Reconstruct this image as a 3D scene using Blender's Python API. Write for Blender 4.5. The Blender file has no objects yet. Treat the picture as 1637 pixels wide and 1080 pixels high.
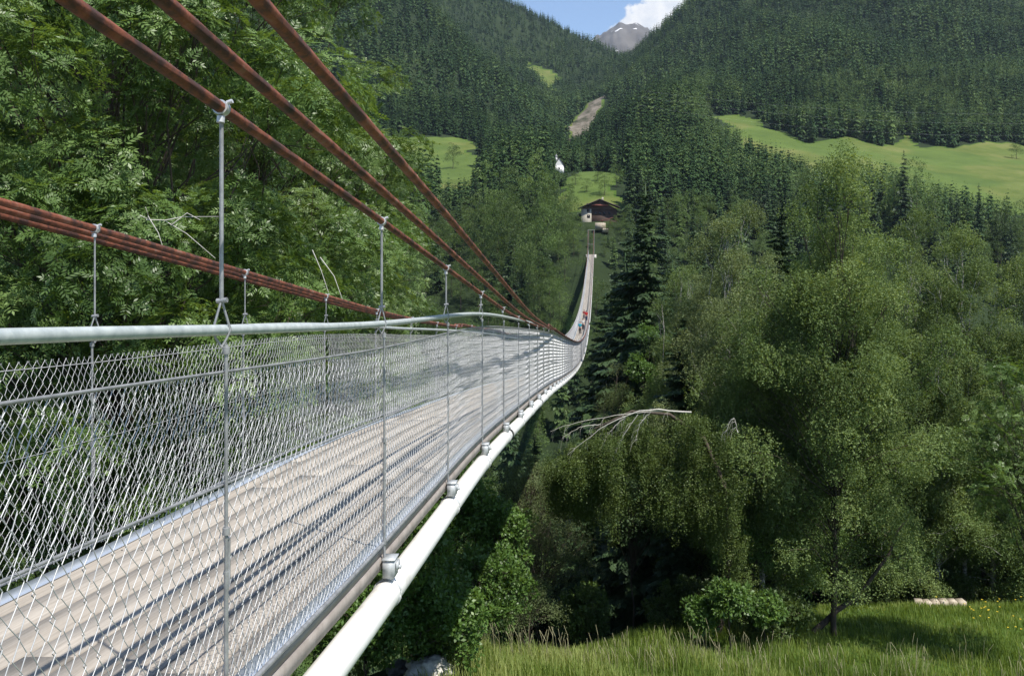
import bpy, math, random
import numpy as np
from mathutils import Vector, Matrix
R = math.radians
rng = np.random.default_rng(7)
random.seed(7)
SC = bpy.context.scene
COL = SC.collection
FX, VX, VY = 1400.0, 955.0, 390.0      # focal length and level line of sight of the photograph, in its pixels
U = 1.3                                # metres from the camera to the near side of the bridge

# ------------------------------------------------------------------ helpers
def tag(o, label=None, cat=None, group=None, kind=None):
    if label: o['label'] = label
    if cat: o['category'] = cat
    if group: o['group'] = group
    if kind: o['kind'] = kind
    return o

def empty(name, loc=(0, 0, 0), rz=0.0):
    o = bpy.data.objects.new(name, None); COL.objects.link(o)
    o.location = loc; o.rotation_euler = (0, 0, rz); o.empty_display_size = .3
    return o

class MB:
    """collects vertices, quads and tris (with material slot and tint) into one mesh"""
    def __init__(s): s.v = []; s.q = []; s.t = []; s.qm = []; s.tm = []; s.tint = []; s.n = 0
    def add(s, v, f, mat=0, tint=.5):
        v = np.asarray(v, float).reshape(-1, 3); f = np.asarray(f, int)
        if len(f) == 0: return
        if f.shape[1] == 4: s.q.append(f + s.n); s.qm.append(np.full(len(f), mat, int))
        else: s.t.append(f + s.n); s.tm.append(np.full(len(f), mat, int))
        s.v.append(v); s.n += len(v)
        tt = np.asarray(tint, float)
        s.tint.append(np.full(len(v), float(tt)) if tt.ndim == 0 else tt.ravel())
    def mesh(s, name, mats, smooth=False):
        m = bpy.data.meshes.new(name)
        v = np.concatenate(s.v) if s.v else np.zeros((0, 3))
        q = np.concatenate(s.q) if s.q else np.zeros((0, 4), int)
        t = np.concatenate(s.t) if s.t else np.zeros((0, 3), int)
        m.vertices.add(len(v)); m.vertices.foreach_set('co', v.astype(np.float32).ravel())
        m.loops.add(q.size + t.size)
        m.loops.foreach_set('vertex_index', np.concatenate([q.ravel(), t.ravel()]).astype(np.int32))
        m.polygons.add(len(q) + len(t))
        st = np.concatenate([np.arange(len(q)) * 4, q.size + np.arange(len(t)) * 3])
        m.polygons.foreach_set('loop_start', st.astype(np.int32))
        mi = np.concatenate([np.concatenate(s.qm) if s.qm else np.zeros(0, int), np.concatenate(s.tm) if s.tm else np.zeros(0, int)])
        m.polygons.foreach_set('material_index', mi.astype(np.int32))
        if smooth: m.polygons.foreach_set('use_smooth', np.ones(len(mi), bool))
        a = m.attributes.new('tint', 'FLOAT', 'POINT')
        a.data.foreach_set('value', np.concatenate(s.tint).astype(np.float32))
        for x in (mats if isinstance(mats, (list, tuple)) else [mats]): m.materials.append(x)
        m.update(calc_edges=True); m.validate()
        return m
    def build(s, name, mats, parent=None, smooth=False):
        return link(name, s.mesh(name, mats, smooth), parent)

def link(name, mesh, parent=None):
    o = bpy.data.objects.new(name, mesh); COL.objects.link(o)
    if parent: o.parent = parent
    return o

def box(mb, c, d, rz=0.0, mat=0, tint=.5, rot=None):
    x, y, z = d[0] / 2, d[1] / 2, d[2] / 2
    v = np.array([(-x, -y, -z), (x, -y, -z), (x, y, -z), (-x, y, -z), (-x, -y, z), (x, -y, z), (x, y, z), (-x, y, z)])
    if rot is not None: v = v @ np.asarray(rot).T
    elif rz: cs, sn = math.cos(rz), math.sin(rz); v = v @ np.array([[cs, sn, 0], [-sn, cs, 0], [0, 0, 1]])
    mb.add(v + np.array(c), [(0, 3, 2, 1), (4, 5, 6, 7), (0, 1, 5, 4), (1, 2, 6, 5), (2, 3, 7, 6), (3, 0, 4, 7)], mat, tint)

def tube(mb, pts, r, sides=8, mat=0, tint=.5, caps=True):
    p = np.asarray(pts, float); n = len(p)
    r = np.broadcast_to(np.asarray(r, float), (n,))
    t = np.gradient(p, axis=0); t /= np.linalg.norm(t, axis=1)[:, None] + 1e-12
    ref = np.array([0, 0, 1.0]) if abs(t[:, 2]).mean() < .9 else np.array([1.0, 0, 0])
    a = np.cross(t, ref); a /= np.linalg.norm(a, axis=1)[:, None] + 1e-12
    b = np.cross(a, t)
    ang = np.arange(sides) / sides * 2 * math.pi
    ring = p[:, None] + r[:, None, None] * (a[:, None] * np.cos(ang)[None, :, None] + b[:, None] * np.sin(ang)[None, :, None])
    i = np.arange(n - 1)[:, None] * sides; j = np.arange(sides)[None]; k = (j + 1) % sides
    f = np.stack([i + j, i + k, i + sides + k, i + sides + j], -1).reshape(-1, 4)
    v = ring.reshape(-1, 3)
    mb.add(v, f, mat, tint)
    if caps:
        for q, o in ((0, 1), (n - 1, 0)):
            base = v[q * sides:(q + 1) * sides]
            c = p[q][None]
            tri = [(sides, (x + 1) % sides, x) if o else (sides, x, (x + 1) % sides) for x in range(sides)]
            mb.add(np.concatenate([base, c]), tri, mat, tint)

def segs(mb, A, B, r, sides=4, mat=0, tint=.5):
    """many straight wires at once"""
    A = np.asarray(A, float); B = np.asarray(B, float)
    t = B - A; t /= np.linalg.norm(t, axis=1)[:, None] + 1e-12
    ref = np.tile(np.array([1.0, .13, .05]), (len(A), 1))
    a = np.cross(t, ref); a /= np.linalg.norm(a, axis=1)[:, None] + 1e-12
    b = np.cross(a, t); ang = np.arange(sides) / sides * 2 * math.pi
    rr = np.broadcast_to(np.asarray(r, float), (len(A),))[:, None, None]
    ring = rr * (a[:, None] * np.cos(ang)[None, :, None] + b[:, None] * np.sin(ang)[None, :, None])
    v = np.concatenate([A[:, None] + ring, B[:, None] + ring], 1)
    j = np.arange(sides); k = (j + 1) % sides
    f0 = np.stack([j, k, sides + k, sides + j], -1)
    f = (np.arange(len(A))[:, None, None] * 2 * sides + f0[None]).reshape(-1, 4)
    mb.add(v.reshape(-1, 3), f, mat, tint)

def noise(x, y, seed=0):
    """smooth value noise, -1..1"""
    xi = np.floor(x); yi = np.floor(y); fx = x - xi; fy = y - yi
    def h(a, b): v = np.sin(a * 127.1 + b * 311.7 + seed * 74.7) * 43758.5453; return (v - np.floor(v)) * 2 - 1
    fx = fx * fx * (3 - 2 * fx); fy = fy * fy * (3 - 2 * fy)
    return (h(xi, yi) * (1 - fx) + h(xi + 1, yi) * fx) * (1 - fy) + (h(xi, yi + 1) * (1 - fx) + h(xi + 1, yi + 1) * fx) * fy
def fbm(x, y, o=4, seed=0):
    s = 0; a = 1
    for i in range(o): s = s + a * noise(x * 2 ** i, y * 2 ** i, seed + i); a *= .5
    return s

# ------------------------------------------------------------------ materials
def newmat(name):
    m = bpy.data.materials.new(name); m.use_nodes = True
    nt = m.node_tree; b = nt.nodes['Principled BSDF']
    return m, nt, b
def N(nt, typ, **kw):
    n = nt.nodes.new(typ)
    for k, v in kw.items():
        if k in n.inputs: n.inputs[k].default_value = v
        else: setattr(n, k, v)
    return n
def ramp(nt, src, stops):
    r = nt.nodes.new('ShaderNodeValToRGB'); nt.links.new(src, r.inputs[0])
    e = r.color_ramp.elements
    while len(e) < len(stops): e.new(.5)
    for x, (p, c) in zip(e, stops): x.position = p; x.color = (*c, 1)
    return r
def noisemat(name, stops, scale=5, rough=.7, metal=0., bump=0., detail=6, stretch=(1, 1, 1), spec=.5):
    m, nt, b = newmat(name)
    tc = N(nt, 'ShaderNodeTexCoord'); mp = N(nt, 'ShaderNodeMapping'); mp.inputs['Scale'].default_value = stretch
    nz = N(nt, 'ShaderNodeTexNoise', Scale=scale, Detail=detail, Roughness=.6)
    nt.links.new(tc.outputs['Object'], mp.inputs[0]); nt.links.new(mp.outputs[0], nz.inputs['Vector'])
    r = ramp(nt, nz.outputs[0], stops); nt.links.new(r.outputs[0], b.inputs['Base Color'])
    b.inputs['Roughness'].default_value = rough; b.inputs['Metallic'].default_value = metal
    b.inputs['Specular IOR Level'].default_value = spec
    if bump:
        bp = N(nt, 'ShaderNodeBump', Strength=bump, Distance=.02); nt.links.new(nz.outputs[0], bp.inputs['Height'])
        nt.links.new(bp.outputs[0], b.inputs['Normal'])
    return m

def leafmat(name, dark, mid, light, rough=.45, trans=.35, spec=.5, objvar=.25):
    m, nt, b = newmat(name)
    at = N(nt, 'ShaderNodeAttribute', attribute_name='tint')
    r = ramp(nt, at.outputs['Fac'], [(0, dark), (.5, mid), (1, light)])
    oi = N(nt, 'ShaderNodeObjectInfo')
    mr = N(nt, 'ShaderNodeMapRange'); mr.inputs['To Min'].default_value = 1 - objvar; mr.inputs['To Max'].default_value = 1 + objvar
    nt.links.new(oi.outputs['Random'], mr.inputs[0])
    hs = N(nt, 'ShaderNodeHueSaturation'); nt.links.new(mr.outputs[0], hs.inputs['Value']); nt.links.new(r.outputs[0], hs.inputs['Color'])
    nt.links.new(hs.outputs[0], b.inputs['Base Color'])
    b.inputs['Roughness'].default_value = rough; b.inputs['Specular IOR Level'].default_value = spec
    tr = N(nt, 'ShaderNodeBsdfTranslucent')
    mc = N(nt, 'ShaderNodeMix', data_type='RGBA', blend_type='MULTIPLY'); mc.inputs[0].default_value = 1
    nt.links.new(hs.outputs[0], mc.inputs[6]); mc.inputs[7].default_value = (1.5, 1.35, .55, 1)
    nt.links.new(mc.outputs[2], tr.inputs[0])
    mx = N(nt, 'ShaderNodeMixShader'); mx.inputs[0].default_value = trans
    nt.links.new(b.outputs[0], mx.inputs[1]); nt.links.new(tr.outputs[0], mx.inputs[2])
    nt.links.new(mx.outputs[0], nt.nodes['Material Output'].inputs[0])
    return m

M = {}
M['ash'] = leafmat('ash_leaf', (.052, .094, .022), (.098, .165, .042), (.18, .26, .088), .42, .36, .38, .1)
M['birch'] = leafmat('birch_leaf', (.064, .100, .034), (.116, .170, .056), (.195, .255, .095), .6, .36, .2, .12)
M['willow'] = leafmat('willow_leaf', (.078, .108, .042), (.130, .172, .070), (.195, .24, .112), .6, .34, .2, .12)
M['shrub'] = leafmat('shrub_leaf', (.050, .096, .020), (.085, .160, .034), (.145, .235, .062), .45, .38, .4, .12)
M['yellowleaf'] = leafmat('drooping_birch_leaf', (.050, .080, .020), (.086, .128, .032), (.14, .19, .052), .5, .34, .3, .05)
M['broad'] = leafmat('broad_leaf', (.046, .080, .020), (.080, .132, .034), (.13, .19, .054), .5, .34, .3, .3)
M['spruce'] = leafmat('spruce_needle', (.016, .034, .013), (.031, .060, .021), (.060, .098, .032), .6, .15, .25, .3)
M['larch'] = leafmat('larch_needle', (.050, .085, .026), (.085, .140, .042), (.13, .19, .060), .6, .3, .3, .2)
M['farforest'] = leafmat('far_forest', (.017, .040, .014), (.038, .078, .025), (.100, .152, .046), .7, .15, .15, .0)
M['bark'] = noisemat('bark', [(.3, (.025, .018, .013)), (.7, (.085, .065, .048))], 8, .9, bump=.5, stretch=(1, 1, .3))
M['paleb'] = noisemat('birch_bark', [(.35, (.05, .045, .04)), (.55, (.42, .40, .36))], 5, .8, bump=.3, stretch=(1, 1, 3))
M['deadwood'] = noisemat('bleached_wood', [(.3, (.33, .31, .27)), (.7, (.54, .52, .47))], 10, .8)
M['grass'] = leafmat('grass_blade', (.095, .15, .026), (.165, .235, .048), (.32, .36, .13), .5, .40, .3, .0)
M['seed'] = leafmat('seed_head', (.25, .24, .13), (.38, .36, .22), (.52, .50, .34), .7, .3, .2, .0)
M['flower'] = noisemat('yellow_petal', [(.4, (.6, .42, .02)), (.6, (.75, .55, .04))], 10, .6)
M['rock'] = noisemat('pale_rock', [(.3, (.20, .195, .18)), (.5, (.42, .41, .38)), (.7, (.62, .60, .56))], 3.0, .9, bump=1.0)
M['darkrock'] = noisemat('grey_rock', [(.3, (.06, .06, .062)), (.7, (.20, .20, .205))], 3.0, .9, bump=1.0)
M['galv'] = noisemat('galvanised_tube', [(.35, (.36, .40, .40)), (.65, (.50, .54, .53))], 22, .45, .2, bump=.05)
M['rod'] = noisemat('steel_rod', [(.35, (.22, .225, .23)), (.65, (.36, .365, .37))], 18, .5, .45)
M['wire'] = noisemat('mesh_wire', [(.3, (.36, .37, .38)), (.7, (.52, .52, .52))], 30, .4, .2)
M['strip'] = noisemat('aluminium_strip', [(.3, (.42, .47, .54)), (.7, (.60, .65, .72))], 6, .32, .55, stretch=(1, .2, 1))
M['hvac'] = noisemat('white_pipe', [(.28, (.48, .46, .42)), (.42, (.72, .71, .68)), (.6, (.80, .80, .78))], 2.6, .34, bump=.02, stretch=(1, .5, 1))
M['blackband'] = noisemat('black_band', [(.3, (.01, .01, .01)), (.7, (.03, .03, .03))], 20, .6)
M['beam'] = noisemat('brown_beam', [(.3, (.19, .165, .145)), (.7, (.29, .26, .235))], 9, .8, stretch=(.3, 1, 1))
M['clamp'] = noisemat('zinc_clamp', [(.3, (.45, .46, .47)), (.7, (.66, .67, .68))], 30, .4, .4)
M['boxgrey'] = noisemat('grey_box', [(.3, (.34, .36, .37)), (.7, (.50, .52, .53))], 16, .5, .2)

# rusty cable: rust over blackened strand, twisted strands as bump
m, nt, b = newmat('rusty_cable')
tc = N(nt, 'ShaderNodeTexCoord')
n1 = N(nt, 'ShaderNodeTexNoise', Scale=6.5, Detail=9, Roughness=.72); nt.links.new(tc.outputs['Object'], n1.inputs['Vector'])
r = ramp(nt, n1.outputs[0], [(.34, (.022, .015, .013)), (.46, (.075, .028, .019)), (.56, (.20, .058, .026)), (.66, (.19, .105, .078))])
nt.links.new(r.outputs[0], b.inputs['Base Color'])
at = N(nt, 'ShaderNodeAttribute', attribute_name='tint')
bp = N(nt, 'ShaderNodeBump', Strength=.6, Distance=.01); nt.links.new(n1.outputs[0], bp.inputs['Height']); nt.links.new(bp.outputs[0], b.inputs['Normal'])
b.inputs['Roughness'].default_value = .72; b.inputs['Metallic'].default_value = .0
M['rust'] = m

# weathered deck boards
m, nt, b = newmat('weathered_boards')
tc = N(nt, 'ShaderNodeTexCoord'); mp = N(nt, 'ShaderNodeMapping'); mp.inputs['Scale'].default_value = (26, 1.1, 8)
nt.links.new(tc.outputs['Object'], mp.inputs[0])
n1 = N(nt, 'ShaderNodeTexNoise', Scale=1.6, Detail=9, Roughness=.68); nt.links.new(mp.outputs[0], n1.inputs['Vector'])
r = ramp(nt, n1.outputs[0], [(.28, (.215, .195, .168)), (.5, (.33, .303, .265)), (.72, (.415, .385, .34))])
at = N(nt, 'ShaderNodeAttribute', attribute_name='tint')
r2 = ramp(nt, at.outputs['Fac'], [(0, (.80, .77, .74)), (.5, (.93, .90, .87)), (1, (1.0, .98, .96))])
mx = N(nt, 'ShaderNodeMix', data_type='RGBA', blend_type='MULTIPLY'); mx.inputs[0].default_value = 1
nt.links.new(r.outputs[0], mx.inputs[6]); nt.links.new(r2.outputs[0], mx.inputs[7]); nt.links.new(mx.outputs[2], b.inputs['Base Color'])
bp = N(nt, 'ShaderNodeBump', Strength=.35, Distance=.01); nt.links.new(n1.outputs[0], bp.inputs['Height']); nt.links.new(bp.outputs[0], b.inputs['Normal'])
b.inputs['Roughness'].default_value = .8
M['deck'] = m

# ------------------------------------------------------------------ terrain: one height function of world X, Y
def W(px, py, Y): return ((px - VX) / FX * Y, Y, (VY - py) / FX * Y)
CP = [(0, -40, 2), (-25, -30, 2), (25, -30, -5), (0, 0, -3.0), (-20, 0, -5), (20, 0, -9), (-4, 8, -7.5), (5, 10, -8.5), (-15, 10, -11), (14, 16, -12.4),
      (3, 20, -12.2), (-6, 18, -12.5), (0, 29, -14.05), (7, 29, -14.45), (14, 30, -14.8), (9, 34, -15.1), (17, 36, -15.8), (22, 41, -17.0), (14.5, 41, -16.9), (2, 35, -15.4),
      (15, 60, -30), (30, 58, -29), (2, 48, -23), (0, 62, -33), (-4, 28, -13.2), (-6.2, 27.5, -13.2), (-3.2, 33, -15.6), (-3.5, 37, -18.5), (-8, 33, -16.5), (-15, 28, -16), (-20, 25, -14), (-32, 25, -12), (-3, 45, -25), (-20, 50, -27),
      (0, 100, -60), (40, 100, -55), (-30, 100, -58), (80, 90, -44), (-80, 90, -46), (0, 150, -82), (60, 150, -80), (-60, 150, -82), (150, 150, -76), (-150, 150, -84),
      (0, 200, -66), (-60, 205, -60), (80, 200, -62), (0, 250, -38), (60, 250, -36), (-60, 250, -37), (180, 230, -52), (-180, 240, -46),
      (-3, 303, -4.4), (-50, 303, -7), (60, 300, -10), (150, 300, -20), (300, 320, -14), W(957, 356, 342), W(925, 357, 341), W(990, 357, 341), W(957, 370, 331), W(920, 372, 331), W(1000, 372, 331),
      W(950, 330, 365), W(955, 274, 430), W(890, 274, 480), W(960, 284, 500), (-60, 380, 8), (-100, 420, 20),
      W(700, 290, 480), W(765, 285, 500), W(700, 220, 640), W(600, 225, 620), W(755, 226, 650),
      W(1040, 176, 700), W(1045, 186, 850), W(1000, 205, 690), W(1140, 186, 720), W(1300, 226, 610), W(1300, 264, 500), W(1450, 232, 600), W(1450, 296, 460), W(1637, 232, 620),
      W(1637, 332, 420), W(1637, 280, 505), W(1900, 240, 600), W(1900, 330, 420), W(1150, 300, 450), W(1200, 340, 380),
      W(1300, 100, 850), W(1300, 0, 1130), W(1637, 100, 850), W(1637, -50, 1100), W(1637, -220, 1350), W(1100, 85, 1080), W(1085, 18, 1300), W(1042, 70, 1340),
      W(1300, -110, 1400), W(2000, 0, 900), W(2000, -220, 1300), W(1025, 118, 1080),
      W(962, 156, 1150), W(905, 216, 900), W(935, 186, 1010), W(880, 244, 740), W(940, 235, 700), W(1000, 230, 620),
      W(832, 22, 1700), W(700, -60, 1600), W(890, 46, 1700), W(945, 74, 1700), W(986, 106, 1700), W(800, 85, 1450), W(1040, 118, 1750),
      W(650, 0, 930), W(650, 105, 800), W(700, 195, 690), W(725, 68, 930), W(800, 128, 920), W(862, 180, 900), W(800, 190, 780), W(700, 78, 1180), W(775, 132, 1170), W(840, 182, 1140), W(700, -5, 1480), W(770, 60, 1430), W(850, 120, 1380), W(900, 150, 1180), W(935, 130, 1320),
      W(500, 0, 900), W(300, -100, 850), W(300, 100, 650), W(-200, -100, 800), W(-200, 120, 560), W(300, 280, 420), W(0, 380, 320),
      (0, 2250, 120), (-500, 2250, 250), (500, 2250, 220), (1500, 2200, 500), (-1500, 2200, 500)]
CP = np.array(CP, float)
def warp(x, y):
    k = np.maximum(y, -35) + 90.0
    return np.clip(x / k, -1.3, 1.3) * 1.6, np.log(k)
_a, _b = warp(CP[:, 0], CP[:, 1]); _k = np.maximum(CP[:, 1], -35) + 90
def tps(d2): return .5 * d2 * np.log(d2 + 1e-9)
_K = tps((_a[:, None] - _a[None]) ** 2 + (_b[:, None] - _b[None]) ** 2)
_P = np.stack([np.ones(len(CP)), _a, _b], 1)
_A = np.block([[_K + 2e-4 * np.eye(len(CP)), _P], [_P.T, np.zeros((3, 3))]])
_w = np.linalg.solve(_A, np.concatenate([CP[:, 2] / _k, np.zeros(3)]))
def H(x, y):
    x = np.asarray(x, float); y = np.asarray(y, float); sh = np.broadcast(x, y).shape
    x = np.broadcast_to(x, sh).ravel(); y = np.broadcast_to(y, sh).ravel()
    out = np.empty(len(x))
    for i in range(0, len(x), 20000):
        xx, yy = x[i:i + 20000], y[i:i + 20000]
        a, b = warp(xx, yy)
        z = tps((a[:, None] - _a[None]) ** 2 + (b[:, None] - _b[None]) ** 2) @ _w[:len(CP)] + _w[-3] + _w[-2] * a + _w[-1] * b
        z *= np.maximum(yy, -35) + 90
        amp = np.clip((yy - 420) / 600, 0, 1)
        z += amp * 17 * fbm(xx / 115, yy / 150, 4, 3) + .12 * fbm(xx / 3.0, yy / 3.0, 2, 9)
        out[i:i + 20000] = z
    return out.reshape(sh)

def ground_at(px, py, y0=25.0, y1=2200.0):
    """world point where the sight line through a photo pixel first meets the terrain"""
    Y = np.exp(np.linspace(math.log(y0), math.log(y1), 900))
    X = (px - VX) / FX * Y; Z = (VY - py) / FX * Y
    hit = np.nonzero(H(X, Y) >= Z)[0]
    i = hit[0] if len(hit) else len(Y) - 1
    return float(X[i]), float(Y[i]), float(H(X[i], Y[i]))

def poly_world(pts, y0): return np.array([ground_at(a, b, y0)[:2] for a, b in pts])
def inside(poly, x, y):
    c = np.zeros(np.shape(x), bool); n = len(poly)
    for i in range(n):
        x1, y1 = poly[i]; x2, y2 = poly[(i + 1) % n]
        if y1 == y2: continue
        k = ((y1 > y) != (y2 > y)) & (x < (x2 - x1) * (y - y1) / (y2 - y1) + x1)
        c ^= k
    return c
MEADOWS = [poly_world([(1138, 188), (1180, 183), (1215, 197), (1245, 214), (1290, 228), (1330, 222), (1400, 234), (1440, 228), (1447, 206), (1455, 230),
                       (1520, 236), (1637, 234), (1800, 236), (1800, 350), (1637, 340), (1450, 306), (1300, 280), (1200, 240)], 380),
           poly_world([(560, 215), (690, 219), (730, 221), (757, 227), (775, 262), (800, 292), (700, 302), (560, 305)], 400),
           poly_world([(903, 292), (925, 276), (955, 272), (985, 280), (998, 305), (1002, 332), (940, 349), (915, 338)], 335),
           poly_world([(842, 102), (864, 107), (886, 112), (890, 128), (884, 146), (868, 132)], 700)]
SCREE = poly_world([(895, 222), (918, 192), (938, 170), (958, 150), (970, 152), (962, 180), (948, 204), (936, 228), (912, 236)], 600)
def in_meadow(x, y, near=True):
    c = np.zeros(np.shape(x), bool)
    for p in MEADOWS: c |= inside(p, x, y)
    return c

# terrain mesh: rows get longer with distance
na, nb = 420, 560
bb = np.linspace(math.log(55), math.log(2290), nb); aa = np.linspace(-1.15, 1.15, na)
YY = np.exp(bb)[:, None] - 90 + 0 * aa[None]; XX = aa[None] * (YY + 90)
ZZ = H(XX, YY)
wob = 7 * fbm(XX / 25, YY / 25, 3, 5)
far = np.clip((YY - 200) / 200, 0, 1)
XM, YM = XX + wob * far, YY + wob * far * 1.6
cov = np.zeros(XX.shape)
cov[in_meadow(XM, YM)] = .5
cov[inside(SCREE, XM, YM)] = 1.0
dgrass = (YY > -30) & (YY < 46) & (XX > -4.5 + .2 * wob) & (XX < 70)
cov[dgrass] = .25
tm = MB()
i = np.arange(nb - 1)[:, None] * na; j = np.arange(na - 1)[None]
tm.add(np.stack([XX, YY, ZZ], -1), np.stack([i + j, i + j + 1, i + na + j + 1, i + na + j], -1).reshape(-1, 4), 0, cov.ravel())
m, nt, b = newmat('valley_ground')
at = N(nt, 'ShaderNodeAttribute', attribute_name='tint')
tc = N(nt, 'ShaderNodeTexCoord')
nz = N(nt, 'ShaderNodeTexNoise', Scale=.035, Detail=12, Roughness=.65); nt.links.new(tc.outputs['Object'], nz.inputs['Vector'])
n2 = N(nt, 'ShaderNodeTexNoise', Scale=.012, Detail=3, Roughness=.5); nt.links.new(tc.outputs['Object'], n2.inputs['Vector'])
forest = ramp(nt, nz.outputs[0], [(.35, (.012, .022, .008)), (.65, (.028, .044, .016))])
mead = ramp(nt, nz.outputs[0], [(.30, (.060, .090, .018)), (.48, (.095, .122, .028)), (.66, (.14, .15, .048))])
mead2 = ramp(nt, nz.outputs[0], [(.35, (.064, .100, .022)), (.65, (.095, .138, .030))])
sel = ramp(nt, n2.outputs[0], [(.50, (0, 0, 0)), (.56, (1, 1, 1))])
mm = N(nt, 'ShaderNodeMix', data_type='RGBA'); nt.links.new(sel.outputs[0], mm.inputs[0]); nt.links.new(mead.outputs[0], mm.inputs[6]); nt.links.new(mead2.outputs[0], mm.inputs[7])
near = ramp(nt, nz.outputs[0], [(.35, (.045, .085, .012)), (.65, (.085, .13, .022))])
n3 = N(nt, 'ShaderNodeTexNoise', Scale=.06, Detail=9, Roughness=.75); nt.links.new(tc.outputs['Object'], n3.inputs['Vector'])
scree = ramp(nt, n3.outputs[0], [(.36, (.03, .04, .02)), (.48, (.12, .105, .08)), (.64, (.24, .21, .175))])
def pick(lo, A, B):
    g = N(nt, 'ShaderNodeMath', operation='GREATER_THAN'); g.inputs[1].default_value = lo; nt.links.new(at.outputs['Fac'], g.inputs[0])
    x = N(nt, 'ShaderNodeMix', data_type='RGBA'); nt.links.new(g.outputs[0], x.inputs[0]); nt.links.new(A, x.inputs[6]); nt.links.new(B, x.inputs[7]); return x.outputs[2]
c = pick(.15, forest.outputs[0], near.outputs[0]); c = pick(.38, c, mm.outputs[2]); c = pick(.75, c, scree.outputs[0])
nt.links.new(c, b.inputs['Base Color']); b.inputs['Roughness'].default_value = .95; b.inputs['Specular IOR Level'].default_value = .15
bp = N(nt, 'ShaderNodeBump', Strength=.6, Distance=2.0); nt.links.new(nz.outputs[0], bp.inputs['Height']); nt.links.new(bp.outputs[0], b.inputs['Normal'])
M['ground'] = m
terr = tm.build('terrain', M['ground'], smooth=True); tag(terr, 'forested valley ground with gorge, meadows and mountain slopes', 'terrain', kind='structure')

# ------------------------------------------------------------------ bridge
def pchip(xs, ys):
    xs = np.array(xs, float); ys = np.array(ys, float)
    h = np.diff(xs); d = np.diff(ys) / h; m = np.zeros(len(xs))
    m[1:-1] = (d[:-1] * h[1:] + d[1:] * h[:-1]) / (h[1:] + h[:-1]); m[0] = d[0]; m[-1] = d[-1]
    def f(x):
        x = np.asarray(x, float); i = np.clip(np.searchsorted(xs, x) - 1, 0, len(xs) - 2)
        t = (x - xs[i]) / h[i]
        return (2*t**3-3*t**2+1)*ys[i] + (t**3-2*t**2+t)*h[i]*m[i] + (-2*t**3+3*t**2)*ys[i+1] + (t**3-t**2)*h[i]*m[i+1]
    return f
_deck = pchip([-4, 0, 1.5, 2.36, 3.5, 7.2, 11.2, 17.6, 25.5, 46.7, 70, 88, 108, 130, 148, 170, 192, 215, 233], [.78, 1.085, 1.20, 1.275, 1.375, 1.65, 2.08, 2.83, 3.85, 6.35, 8.35, 9.25, 9.65, 9.35, 8.6, 7.15, 5.55, 3.9, 2.75])
_pipeh = pchip([-4, 4, 11, 25, 240], [1.04, 1.05, 1.11, 1.15, 1.12])          # right hand tube above the deck
_lefth = pchip([-4, 4, 9.5, 13, 18, 25, 240], [.71, .71, .72, .90, 1.08, 1.12, 1.1])  # left hand rail above the deck
_cable = pchip([-4, 0, 2.36, 4.2, 5.83, 10, 15, 18.7], [-1.27, -.70, -.357, -.084, .165, .79, 1.42, 1.88])
_cfar = pchip([200, 215, 224, 233], [0, 1.5, 3.2, 5.2])
SEND = 233.0
def deckz(s): return -_deck(s) * U
def railR(s): return (-_deck(s) + _pipeh(s)) * U
_lh = pchip([-4, 3.4, 5.4, 9.2, 14, 25, 240], [1.02, 1.012, 1.0, .985, 1.02, 1.10, 1.10])
def railL(s): return (-_deck(s) + _lh(s)) * U
_rm = pchip([-4, 5, 9, 14, 240], [.925, .945, .985, 1.03, 1.06])            # top of the right hand mesh above the deck
_lm = pchip([-4, 9, 14, 22, 240], [.90, .905, .93, 1.0, 1.04])              # top of the left hand mesh
_md = pchip([-4, 4, 7, 15, 240], [.60, .615, .54, .48, .48])               # middle rail
def cabz(s):
    s = np.asarray(s, float)
    a = np.where(s < 18.7, -_cable(np.minimum(s, 18.7)), -_deck(s) + 1.12)
    b = a + np.where(s > 200, _cfar(np.maximum(s, 200)), 0) + np.where((s > 15), .05, 0)
    return b * U
XR, XL = -U, -U * 2.33
BR = empty('suspension_bridge', (0, 0, 0))
tag(BR, 'long pedestrian suspension bridge with rusty cables, mesh sides and board deck dipping over the gorge', 'bridge')
def along(s, x, z): return np.stack([np.broadcast_to(x, np.shape(s)).astype(float), np.asarray(s) * U, z], -1)
SP = 1.73
BAYS = [2.33 + SP * k for k in range(-3, 133)]
sfine = np.concatenate([np.arange(-4, 30, .25), np.arange(30, SEND + .01, 1.0)])

# deck boards running lengthwise, butt-jointed
nb_ = 8; wdeck = (XR - XL) - .02; bw = wdeck / nb_
db = MB(); near_b_s = [b_ for b_ in BAYS if b_ < 28]
for k in range(nb_):
    gap = .020 if k in (2, 4, 5) else .011
    x0 = XL + .01 + k * bw + gap / 2; x1 = x0 + bw - gap
    s = -4.0 - 1.3 * ((k * 37) % 10) / 10
    while s < SEND:
        e = min(s + 3.46, SEND); a = max(s, -4.0)
        if e > a + .1:
            ss = np.linspace(a + .003, e - .003, 15); z = deckz(ss) + random.uniform(-.001, .001)
            v = np.concatenate([along(ss, x0, z), along(ss, x1, z), along(ss, x1, z - .04), along(ss, x0, z - .04)])
            n = len(ss); f = []
            for q in range(n - 1):
                for c1 in range(4):
                    c2 = (c1 + 1) % 4
                    f.append((c1 * n + q, c2 * n + q, c2 * n + q + 1, c1 * n + q + 1))
            f.append((0, 3 * n, 2 * n, n)); f.append((n - 1, 2 * n - 1, 3 * n - 1, 4 * n - 1))
            db.add(v, f, 0, random.random())
        s += 3.46
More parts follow.
